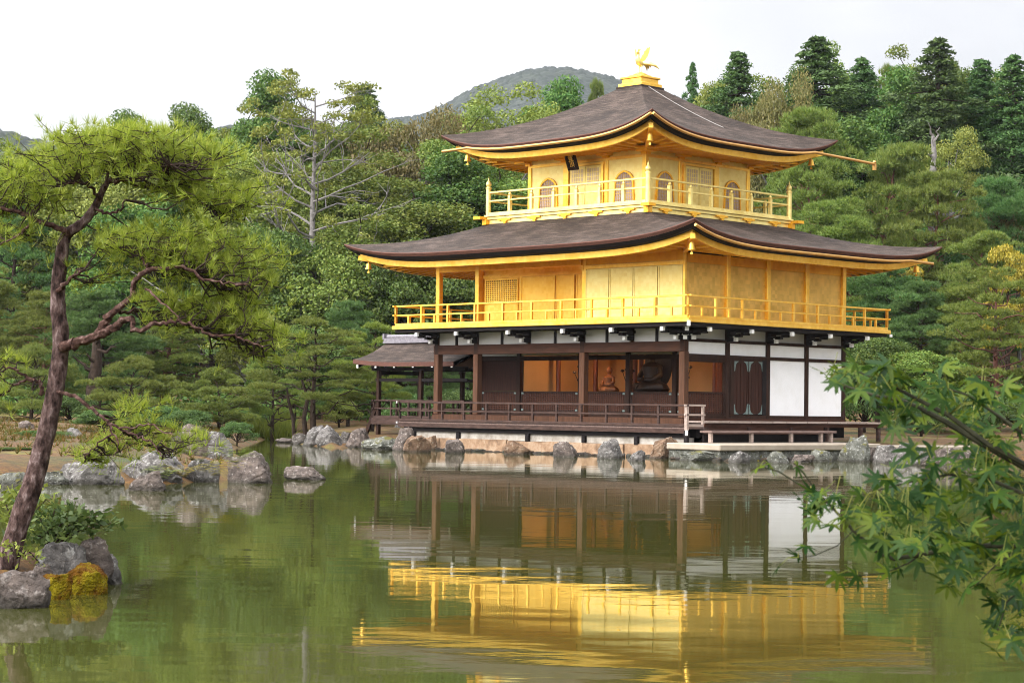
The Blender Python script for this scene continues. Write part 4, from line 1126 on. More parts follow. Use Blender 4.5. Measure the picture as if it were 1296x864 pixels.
# ================================================================== ROCKS
from mathutils import noise as mnoise
import bmesh
def rock_mesh(name, dims, seed, mat_, cuts=9, rough=.26):
    bm = bmesh.new(); bmesh.ops.create_icosphere(bm, subdivisions=5, radius=1.0)
    r_ = random.Random(seed); off = Vector((r_.uniform(-50, 50), r_.uniform(-50, 50), r_.uniform(-50, 50)))
    planes = []
    for _ in range(cuts):
        n = Vector((r_.uniform(-1, 1), r_.uniform(-1, 1), r_.uniform(-.2, 1))).normalized(); planes.append((n, r_.uniform(.52, .84)))
    planes.append((Vector((r_.uniform(-.35, .35), r_.uniform(-.3, .3), 1)).normalized(), r_.uniform(.5, .66)))
    for v in bm.verts:
        p = v.co.copy()
        for n, d in planes:
            e_ = p.dot(n) - d
            if e_ > 0: p -= n * e_ * .9
        q = v.co + off
        rdg = 1 - abs(mnoise.noise(q * 2.3)) * 2
        p *= 1 + rough * mnoise.noise(q * 1.2) + rough * .20 * rdg + rough * .30 * mnoise.noise(q * 5.0) + rough * .20 * mnoise.noise(q * 11) + rough * .13 * mnoise.noise(q * 23)
        v.co = Vector((p.x * dims[0], p.y * dims[1], p.z * dims[2]))
    me = bpy.data.meshes.new(name); bm.to_mesh(me); bm.free()
    me.polygons.foreach_set('use_smooth', [True] * len(me.polygons)); me.set_sharp_from_angle(angle=rad(38))
    me.materials.append(mat_)
    return me
def on_ground(u, v):
    """where the line of sight through (u, v) meets the bank"""
    d = ray(u, v); Ys = np.arange(20, 125, .1)
    zz = EYE + d[2] / d[1] * Ys; g = np.maximum(ground_z(d[0] / d[1] * Ys, Ys), 0)
    i = int(np.argmax(zz <= g)) if (zz <= g).any() else 600
    return np.array([d[0] / d[1] * Ys[i], Ys[i], g[i]])
def rock(u0, u1, vt, vb, label, mat_='rock', seed=1, deep=.75, z=0.0, group=None, name='rock', cuts=10):
    """boulder whose foot is seen at (u, vb) at height z, spanning u0..u1 and rising to vt"""
    uc = (u0 + u1) / 2
    if z > .3: c = on_ground(uc, vb); z = c[2] - .08
    else: c = W0(uc, vb, z)
    s = c[1] / FPX
    w = (u1 - u0) * s / 2; h = (vb - vt) * s
    sink = .35 * h
    me = rock_mesh(name, (w * 1.2, w * deep * 1.15, (h + sink) / 2 * 1.32), seed, M[mat_], cuts)
    o = link_mesh(name, me); o.location = Vector((c[0], c[1] + w * deep * .7, z + (h - sink) / 2))
    o.rotation_euler = (0, 0, random.Random(seed).uniform(-.35, .35))
    return tag(o, label, 'rock', group)
# along the terrace wall, from the left
rock(497, 521, 541, 570, 'brown boulder at the left end of the terrace wall', 'rock_brown', 1)
rock(513, 542, 550, 572, 'squat tan boulder next to the wall under the second stilt', 'rock_tan', 2)
rock(538, 553, 551, 569, 'small orange stone low against the terrace wall', 'rock_tan', 3)
rock(552, 563, 551, 566, 'little dark stone on the wall foot between tan boulders', 'rock_brown', 4)
rock(560, 587, 555, 573, 'dark pointed boulder under the verandah, left third', 'rock_brown', 5)
rock(641, 667, 559, 575, 'grey brown boulder under a stilt, middle of the wall', 'rock_tan', 6)
rock(699, 731, 559, 578, 'wide brown boulder against the wall, right of the wall middle', 'rock_brown', 107)
rock(760, 787, 556, 580, 'tall dark grey boulder with a flat right side under the rail', 'rock', 8, cuts=10)
rock(795, 820, 569, 583, 'low dark rock standing clear in the water by the wall', 'rock', 9, .9)
rock(822, 856, 555, 580, 'tan boulder with rust streaks near the wall corner', 'rock_tan', 10)
rock(924, 947, 570, 586, 'pale whitish rock below the stone landing', 'rock', 11)
rock(972, 996, 569, 586, 'rounded grey rock under the landing edge', 'rock_green', 12)
rock(1030, 1056, 568, 584, 'block of dark stone at the end of the landing', 'rock_green', 13, cuts=11)
rock(1066, 1098, 553, 584, 'large grey green boulder beside the landing', 'rock_green', 14)
rock(1090, 1112, 564, 584, 'brownish boulder right of the large grey green one', 'rock_brown', 15)
rock(1108, 1140, 560, 586, 'low grey rock behind the maple leaves, right of the landing', 'rock', 16)
rock(1135, 1180, 562, 588, 'broad grey rock at the right shore', 'rock', 17)
rock(1176, 1230, 566, 590, 'flat dark rock on the right shore behind the leaves', 'rock_brown', 18)
rock(860, 905, 570, 583, 'flat mossy stone at the landing corner', 'rock_green', 19)
rock(1000, 1032, 574, 585, 'thin slab stone in the water in front of the landing', 'rock_brown', 20)
SG = 'small stones along the foot of the terrace wall'
sm_mesh = [rock_mesh('small_stone', (1, .8, .7), 200 + i, M[('rock_green', 'rock_tan', 'rock_moss', 'rock_brown')[i % 4]], 8) for i in range(8)]
for i in range(72):
    rs_ = random.Random(400 + i); f_ = i / 71
    if f_ < .72:
        q = L2W(-12.3 + 12.9 * f_ / .72, -.95 + rs_.uniform(-.12, .06)); 
    else:
        t_ = (f_ - .72) / .28; q = L2W(.9 + 2.4 * min(1, t_ * 3), -1.75 - .25 * min(1, t_ * 3) + max(0, t_ - .33) * 12)
    o = link_mesh('small_stone', sm_mesh[rs_.randrange(8)]); k_ = rs_.uniform(.10, .20)
    o.location = (q[0], q[1], rs_.uniform(-.02, .05)); o.scale = (k_ * rs_.uniform(.9, 1.7), k_, k_ * rs_.uniform(.6, 1.0)); o.rotation_euler = (0, 0, rs_.uniform(0, 6.28))
    tag(o, 'small stone in the row along the foot of the terrace wall and landing', 'stone', SG)
# point of the pavilion island, left of the fishing deck
rock(352, 376, 554, 560, 'flat low stone at the tip of the island point', 'rock_brown', 21)
rock(372, 392, 548, 562, 'rusty mossy stone near the tip of the island point', 'rock_moss', 22)
rock(384, 408, 540, 564, 'pale grey boulder below the clipped pine trunks', 'rock', 23)
rock(402, 430, 540, 565, 'wide grey boulder in front of the pine trunks', 'rock', 24)
rock(426, 446, 545, 564, 'moss covered stone between grey and brown boulders', 'rock_moss', 25)
rock(440, 470, 541, 566, 'brown sloping boulder left of the fishing deck', 'rock_brown', 26)
rock(462, 500, 551, 569, 'long low grey green rock below the fishing deck posts', 'rock_green', 27)
rock(496, 508, 534, 556, 'small upright stone under the fishing deck corner', 'rock', 28)
# left bank
rock(74, 150, 577, 613, 'big rounded whitish boulder, largest at the left shore', 'rock', 31)
rock(152, 238, 569, 611, 'long grey boulder in the middle of the left shore', 'rock', 32)
rock(165, 206, 599, 621, 'small pale rock lying in front of the long grey boulder', 'rock_brown', 33)
rock(232, 272, 581, 610, 'short grey boulder beside the yellow fern clump', 'rock', 34)
rock(284, 341, 573, 611, 'brown grey boulder at the point of the left shore', 'rock_brown', 35, cuts=9)
rock(362, 405, 588, 607, 'low two humped rock alone in the water', 'rock_brown', 36, .8)
rock(40, 78, 597, 613, 'low pale stone just right of the leaning pine', 'rock_green', 37)
rock(-10, 38, 596, 615, 'low stone behind the leaning pine trunk', 'rock_green', 38)
rock(218, 262, 528, 575, 'tall dark pointed rock standing behind the shore boulders', 'rock_brown', 39, .7, .35, cuts=10)
rock(255, 288, 545, 583, 'upright grey rock with streaks behind the shore boulders', 'rock', 40, .7, .3)
rock(82, 104, 538, 552, 'small white stone on the mossy bank', 'rock', 41, .7, .7)
rock(22, 40, 528, 542, 'small dark stone block far back on the mossy bank', 'rock_brown', 42, .7, .9)
# islet under the leaning pine
rock(-22, 50, 716, 769, 'dark grey boulder at the lower left corner of the photo', 'rock_brown', 51)
rock(48, 98, 680, 735, 'lichen spotted boulder beside the pine foot', 'rock', 52, .8, .08)
rock(84, 132, 681, 726, 'smooth purplish boulder behind the moss cushions', 'rock_brown', 53, .8, .12, cuts=11)
rock(104, 152, 703, 739, 'pale rock at the right end of the pine islet', 'rock', 54, .9)
rock(38, 64, 714, 744, 'small brown stone between the moss cushions and the dark boulder', 'rock_brown', 55, .8, .05)
def moss_cushion(u0, u1, vt, vb, label, seed):
    o = rock(u0, u1, vt, vb, label, 'moss', seed, .8, 0.0, None, 'moss_cushion', 3)
    o['category'] = 'moss'; return o
moss_cushion(44, 82, 724, 758, 'yellow moss cushion at the water edge, left one', 61)
moss_cushion(76, 126, 715, 752, 'large yellow and rust moss cushion by the pale rock', 62)
moss_cushion(62, 90, 722, 742, 'small rust moss cushion between two rocks', 63)
moss_cushion(118, 140, 716, 738, 'dark moss cushion below the purplish boulder', 64)
# earth of the islet
ix0, ix1, iy0, iy1 = -9.0, -2.9, 14.6, 18.4
gx2, gy2 = np.arange(ix0, ix1, .12), np.arange(iy0, iy1, .12)
IX, IY = np.meshgrid(gx2, gy2)
IP = np.array([(-9, 15.3), (-3.75, 15.6), (-3.35, 16.6), (-3.5, 17.4), (-4.4, 17.9), (-9, 17.9)])
isd = poly_sd(IX, IY, IP)
IZ = np.where(isd < 0, isd * .6, .36 * (1 - np.exp(-np.maximum(isd, 0) / .5))) + (vnoise(IX, IY, .5, 4) - .5) * .07
n, m = IX.shape; ii = np.arange(n * m).reshape(n, m)
islet = mesh_np('islet_ground', np.stack([IX.ravel(), IY.ravel(), IZ.ravel()], -1), np.stack([ii[:-1, :-1], ii[:-1, 1:], ii[1:, 1:], ii[1:, :-1]], -1).reshape(-1, 4), gm, smooth=True)
tag(islet, 'small rust coloured islet at the foot of the leaning pine', 'islet', kind='structure')

# ================================================================== VEGETATION
def unit(v): return v / (np.linalg.norm(v, axis=-1, keepdims=True) + 1e-9)
def leaf_cards(C, L, Wd, rng, up=.7, out=None, outw=.5, jit=.35):
    """diamond leaf sprays at C; returns verts, faces"""
    n = len(C)
    N = unit(rng.normal(size=(n, 3)) + np.array([0, 0, up]) + (out * outw if out is not None else 0))
    A = unit(np.cross(N, rng.normal(size=(n, 3)))); B = np.cross(N, A)
    l = L * (1 + jit * rng.uniform(-1, 1, (n, 1))); w = Wd * (1 + jit * rng.uniform(-1, 1, (n, 1)))
    V = np.stack([C - A * l * .5, C + B * w * .5 - A * l * .08, C + A * l * .5, C - B * w * .5 - A * l * .08], 1).reshape(-1, 3)
    return V, np.arange(4 * n).reshape(n, 4)
def tufts(C, D, nb, L, w, spread, rng):
    """bursts of needle blades at C along D; returns verts, faces (triangles)"""
    n = len(C)
    d = unit(D[:, None, :] + spread * rng.normal(size=(n, nb, 3)))
    l = L * rng.uniform(.7, 1.15, (n, nb, 1))
    sd_ = unit(np.cross(d, rng.normal(size=(n, nb, 3)))) * w * .5
    b = C[:, None, :] + d * l * .05
    V = np.stack([b - sd_, b + sd_, b + d * l], 2).reshape(-1, 3)
    return V, np.arange(3 * n * nb).reshape(-1, 3)
def sphere_pts(n, rng, zmin=-.4):
    p = unit(rng.normal(size=(n * 3, 3))); p = p[p[:, 2] > zmin][:n]
    return p
BUILT = {}
def limb_mesh(mb, p0, p1, r0, r1, rng, n=5, sag=.06, k=4):
    p0, p1 = np.array(p0, float), np.array(p1, float); l = np.linalg.norm(p1 - p0)
    pts = []
    for i in range(k + 1):
        t = i / k; q = p0 + (p1 - p0) * t + (rng.normal(size=3) * l * sag if 0 < i < k else 0)
        pts.append(q)
    mb.tube(pts, [r0 + (r1 - r0) * i / k for i in range(k + 1)], n)
    return pts
def make_broad(key, seed, H, Wd, crown_lo, clumps, cr, leaves, L, w, mat_, bark, squash=1.0, top=1.0, airy=0.0):
    """broadleaf: crown of many leaf clumps on limbs"""
    rng = np.random.default_rng(seed)
    ch = H - crown_lo; cz = crown_lo + ch * .48
    d = sphere_pts(clumps, rng, -.55)
    rr = rng.uniform(.55, 1.0, (clumps, 1)) ** .6
    lump = 1 + .22 * np.sin(d[:, :1] * 5 + seed) * np.cos(d[:, 1:2] * 4 + seed * 2) 
    C = d * rr * lump * np.array([Wd / 2 - cr * .6, Wd / 2 - cr * .6, ch * .52 - cr * .5]) + np.array([0, 0, cz])
    V, F = [], []; b = 0; 
    for i in range(clumps):
        R = cr * rng.uniform(.65, 1.25); n = int(leaves * (R / cr) ** 2)
        s = sphere_pts(n, rng, -.5); q = C[i] + s * R * rng.uniform(.45, 1.05, (len(s), 1)) * np.array([1.1, 1.1, .72 * squash])
        v, f = leaf_cards(q, L, w, rng, .6, s, .6); V.append(v); F.append(f + b); b += len(v)
    crown = mesh_np('crown', np.concatenate(V), np.concatenate(F), M[mat_])
    t = MB(); r0 = .022 * H + .06
    tp = [np.array([0, 0, -.6]), np.array([.1, .05, H * .25]), np.array([.0, .2, H * .5]), np.array([.15, .0, H * .82])]
    t.tube(tp, [r0, r0 * .8, r0 * .5, .04], 7)
    for i in range(0, clumps, 2):
        z0 = min(max(C[i][2] - rng.uniform(1, 3), H * .15), H * .75); limb_mesh(t, (.05, .08, z0), C[i], r0 * .28, .02, rng)
    trunk = t.build('trunk', M[bark])
    return trunk, crown
def make_cypress(key, seed, H, Wd, mat_, bark):
    rng = np.random.default_rng(seed)
    V, F = [], []; b = 0; t = MB(); r0 = .018 * H
    t.tube([(0, 0, -.6), (.05, 0, H * .5), (0, .05, H * .96)], [r0, r0 * .6, .03], 7)
    nl = 120
    for i in range(nl):
        f_ = (i + .5) / nl; z = H * (.16 + .83 * f_)
        env = (1 - f_) ** .80 * 1.15 * (1 + .36 * math.sin(i * 1.7 + seed)) * Wd / 2 * (.55 + .45 * min(1, f_ * 4 + .4)) + .06
        a = i * 2.399 + rng.uniform(-.4, .4); rad_ = env * rng.uniform(.35, .95)
        c = np.array([math.cos(a) * rad_, math.sin(a) * rad_, z - rad_ * .12])
        limb_mesh(t, (0, 0, z + .1), c, .05, .015, rng, 4, .03, 2)
        R = .22 + 1.15 * (1 - f_) ** .8 * rng.uniform(.6, 1.3); n = int(330 * (R + .2))
        s = sphere_pts(n, rng, -.6); q = c + s * R * rng.uniform(.25, 1.1, (len(s), 1)) * np.array([1.2, 1.2, .52]); q[:, 2] -= .22 * np.hypot(q[:, 0] - c[0], q[:, 1] - c[1])
        v, f = leaf_cards(q, .20, .085, rng, .25, s, .8); V.append(v); F.append(f + b); b += len(v)
    return t.build('trunk', M[bark]), mesh_np('crown', np.concatenate(V), np.concatenate(F), M[mat_])
def make_pine(key, seed, H, Wd, pads, mat_, bark, pr=1.5, blades=8, L=.34, w=.05, lo=.24, flat=.42, tn=250, lean=.06, garden=False, open_=1.0):
    """pine: bent trunk, level limbs, each ending in flat pads of needle tufts"""
    rng = np.random.default_rng(seed)
    t = MB(); r0 = .020 * H + .06
    k = 7; tp = []
    for i in range(k + 1):
        f_ = i / k; tp.append(np.array([lean * H * f_ * math.cos(seed) + .03 * H * math.sin(f_ * 5 + seed) * f_, lean * H * f_ * math.sin(seed) + .03 * H * math.cos(f_ * 4 + seed) * f_, -.5 + (H * .94 + .5) * f_]))
    t.tube(tp, [r0 * (1 - .82 * i / k) for i in range(k + 1)], 8)
    tpa = np.array(tp)
    V, F = [], []; b = 0
    for i in range(pads):
        f_ = lo + (1 - lo) * ((i + .5) / pads) ** .9
        z = H * f_
        base = np.array([np.interp(z - .6, tpa[:, 2], tpa[:, 0]), np.interp(z - .6, tpa[:, 2], tpa[:, 1]), z - .6])
        env = Wd / 2 * (math.sin(min(1, (1 - f_) / (1 - lo) * 1.25 + .16) * math.pi / 2) ** .8) * open_
        a = i * 2.399 + rng.uniform(-.5, .5); d_ = env * (rng.uniform(.25, .95) if not garden else rng.uniform(.45, .95))
        c = np.array([base[0] + math.cos(a) * d_, base[1] + math.sin(a) * d_, z + rng.uniform(-.2, .3)])
        if f_ > .93: c[:2] = base[:2] + rng.normal(size=2) * .3
        limb_mesh(t, base, c - np.array([0, 0, .15]), max(.03, r0 * .34 * (1 - f_ * .6)), .02, rng, 5, .07)
        R = pr * rng.uniform(.7, 1.3) * (.75 + .4 * (1 - f_))
        sub = 4
        for _ in range(sub):
            cc = c + np.array([rng.normal() * R * .55, rng.normal() * R * .55, rng.normal() * R * .10]); Rs = R * rng.uniform(.5, .8)
            n = max(10, int(tn / sub * (Rs / (.65 * pr)) ** 2))
            s = sphere_pts(n, rng, -.15); q = cc + s * Rs * rng.uniform(.55, 1.0, (len(s), 1)) ** .5 * np.array([1, 1, flat])
            D = unit(s * np.array([.8, .8, .5]) + np.array([0, 0, .75]))
            v, f = tufts(q, D, blades, L, w, .45, rng); V.append(v); F.append(f + b); b += len(v)
    return t.build('trunk', M[bark]), mesh_np('crown', np.concatenate(V), np.concatenate(F), M[mat_])
KIND = {}
BROAD = ('olive', 'olive2', 'dark', 'dark2', 'lime', 'rust')
def kind(key, maker, **kw): KIND[key] = (maker, kw)
kind('olive', make_broad, seed=3, H=12, Wd=9.5, crown_lo=1.5, clumps=58, cr=1.25, leaves=627, L=0.222, w=0.126, mat_='f_olive', bark='bark_dark')
kind('olive2', make_broad, seed=14, H=12, Wd=9, crown_lo=1.0, clumps=62, cr=1.15, leaves=608, L=0.207, w=0.118, mat_='f_lime', bark='bark_grey')
kind('dark', make_broad, seed=7, H=12, Wd=9, crown_lo=1.2, clumps=60, cr=1.2, leaves=646, L=0.222, w=0.133, mat_='f_dark', bark='bark_dark')
kind('dark2', make_broad, seed=23, H=12, Wd=8.5, crown_lo=1.0, clumps=54, cr=1.3, leaves=646, L=0.207, w=0.133, mat_='f_olive', bark='bark_dark')
kind('dome', make_broad, seed=31, H=10, Wd=11, crown_lo=3.0, clumps=60, cr=1.2, leaves=570, L=0.192, w=0.096, mat_='f_brown', bark='bark_grey', squash=.8)
kind('lime', make_broad, seed=37, H=11, Wd=9, crown_lo=3.0, clumps=30, cr=1.1, leaves=399, L=0.207, w=0.118, mat_='f_lime', bark='bark_grey')
kind('yellow', make_broad, seed=41, H=7, Wd=6, crown_lo=1.0, clumps=34, cr=.8, leaves=437, L=0.163, w=0.096, mat_='f_yellow', bark='bark_dark', squash=.6)
kind('rust', make_broad, seed=43, H=9, Wd=8, crown_lo=1.0, clumps=44, cr=1.0, leaves=494, L=0.178, w=0.104, mat_='f_rust', bark='bark_grey')
kind('shrub', make_broad, seed=47, H=3, Wd=4.2, crown_lo=.1, clumps=40, cr=.6, leaves=399, L=0.118, w=0.067, mat_='f_shrub', bark='bark_dark')
kind('olive_tall', make_broad, seed=53, H=18, Wd=8, crown_lo=2, clumps=80, cr=1.25, leaves=627, L=0.222, w=0.126, mat_='f_olive', bark='bark_dark')
kind('olive2_tall', make_broad, seed=54, H=18, Wd=8, crown_lo=2, clumps=84, cr=1.15, leaves=608, L=0.207, w=0.118, mat_='f_lime', bark='bark_grey')
kind('dark_tall', make_broad, seed=57, H=18, Wd=8, crown_lo=2, clumps=84, cr=1.2, leaves=646, L=0.222, w=0.133, mat_='f_dark', bark='bark_dark')
kind('dark2_tall', make_broad, seed=63, H=18, Wd=7.6, crown_lo=2, clumps=78, cr=1.3, leaves=646, L=0.207, w=0.133, mat_='f_olive', bark='bark_dark')
kind('lime_tall', make_broad, seed=67, H=17, Wd=8.5, crown_lo=7, clumps=34, cr=1.1, leaves=399, L=0.207, w=0.118, mat_='f_lime', bark='bark_grey')
kind('rust_tall', make_broad, seed=73, H=14, Wd=7, crown_lo=3, clumps=50, cr=1.0, leaves=494, L=0.178, w=0.104, mat_='f_rust', bark='bark_grey')
kind('cyp', make_cypress, seed=5, H=17, Wd=7.4, mat_='f_cyp', bark='bark_dark')
kind('cyp2', make_cypress, seed=19, H=17, Wd=8.2, mat_='f_cyp', bark='bark_dark')
kind('pine', make_pine, seed=2, H=13, Wd=9.0, pads=46, mat_='f_pine', bark='bark_red')
kind('pine2', make_pine, seed=9, H=13, Wd=9.5, pads=44, mat_='f_pine', bark='bark_red', pr=1.6)
kind('pine_blue', make_pine, seed=12, H=12, Wd=9.5, pads=46, mat_='f_pine_blue', bark='bark_dark', lo=.12)
kind('garden', make_pine, seed=4, H=5.6, Wd=5.8, pads=30, mat_='f_garden', bark='bark_dark', pr=.72, blades=8, L=.18, w=.024, lo=.26, flat=.30, tn=250, lean=.05, garden=True)
kind('garden2', make_pine, seed=16, H=6.5, Wd=7.5, pads=34, mat_='f_pine_yellow', bark='bark_red', pr=.85, blades=8, L=.20, w=.026, lo=.22, flat=.30, tn=260, lean=.03, garden=True)
kind('low_pine', make_pine, seed=21, H=3.2, Wd=5.2, pads=24, mat_='f_pine', bark='bark_dark', pr=.75, blades=8, L=.18, w=.026, lo=.12, flat=.5, tn=300, lean=.02, garden=True)
TREE_GROUP = 'trees of the wood behind the pond'
SIZE = {}
def tree(u, vt, wpx, Y, key, label, name=None, cat='tree', group=TREE_GROUP, mat_=None, rz=None, sink=0.0):
    if Y > 99: wpx = wpx * (1.4 if key in BROAD else 1.55 if key in ('cyp', 'cyp2') and wpx > 90 else 1.2)
    gz0 = float(ground_z(P(u, 520, Y)[0], Y))
    if key in BROAD and (P(u, vt, Y)[2] - gz0) / (wpx * Y / FPX) > 1.45: key = key + '_tall'
    mk, kw = KIND[key]
    base = P(u, 520, Y); gz = float(ground_z(base[0], Y)) - sink
    H = P(u, vt, Y)[2] - gz; Wm = wpx * Y / FPX
    nm = name or {'cyp': 'cypress_tree', 'cyp2': 'cypress_tree', 'pine': 'pine_tree', 'pine2': 'pine_tree', 'pine_blue': 'pine_tree', 'garden': 'pine_tree', 'garden2': 'pine_tree', 'low_pine': 'pine_tree', 'shrub': 'shrub'}.get(key, 'leafy_tree')
    root = empty(nm, (base[0], Y, gz), rz if rz is not None else random.Random(int(u * 7 + Y)).uniform(0, 6.28))
    if key not in BUILT:
        tr, cr_ = mk(key, **kw); BUILT[key] = (tr, cr_)
    else:
        tr, cr_ = (o.copy() for o in BUILT[key]); COL.objects.link(tr); COL.objects.link(cr_)
    tr.parent = root; cr_.parent = root
    if key not in SIZE:
        co = np.empty(len(cr_.data.vertices) * 3, np.float32); cr_.data.vertices.foreach_get('co', co); co = co.reshape(-1, 3)
        SIZE[key] = (np.percentile(co[:, 2], 96.5 if key in ('cyp', 'cyp2') else 98.4), np.percentile(np.abs(co[:, :2]), 98.5) * 2)
    sz, sxy = H / SIZE[key][0], Wm / SIZE[key][1]
    root.scale = (sxy, sxy, sz)
    if mat_:
        cr_.material_slots[0].link = 'OBJECT'; cr_.material_slots[0].material = M[mat_]
    return tag(root, label, cat, group)
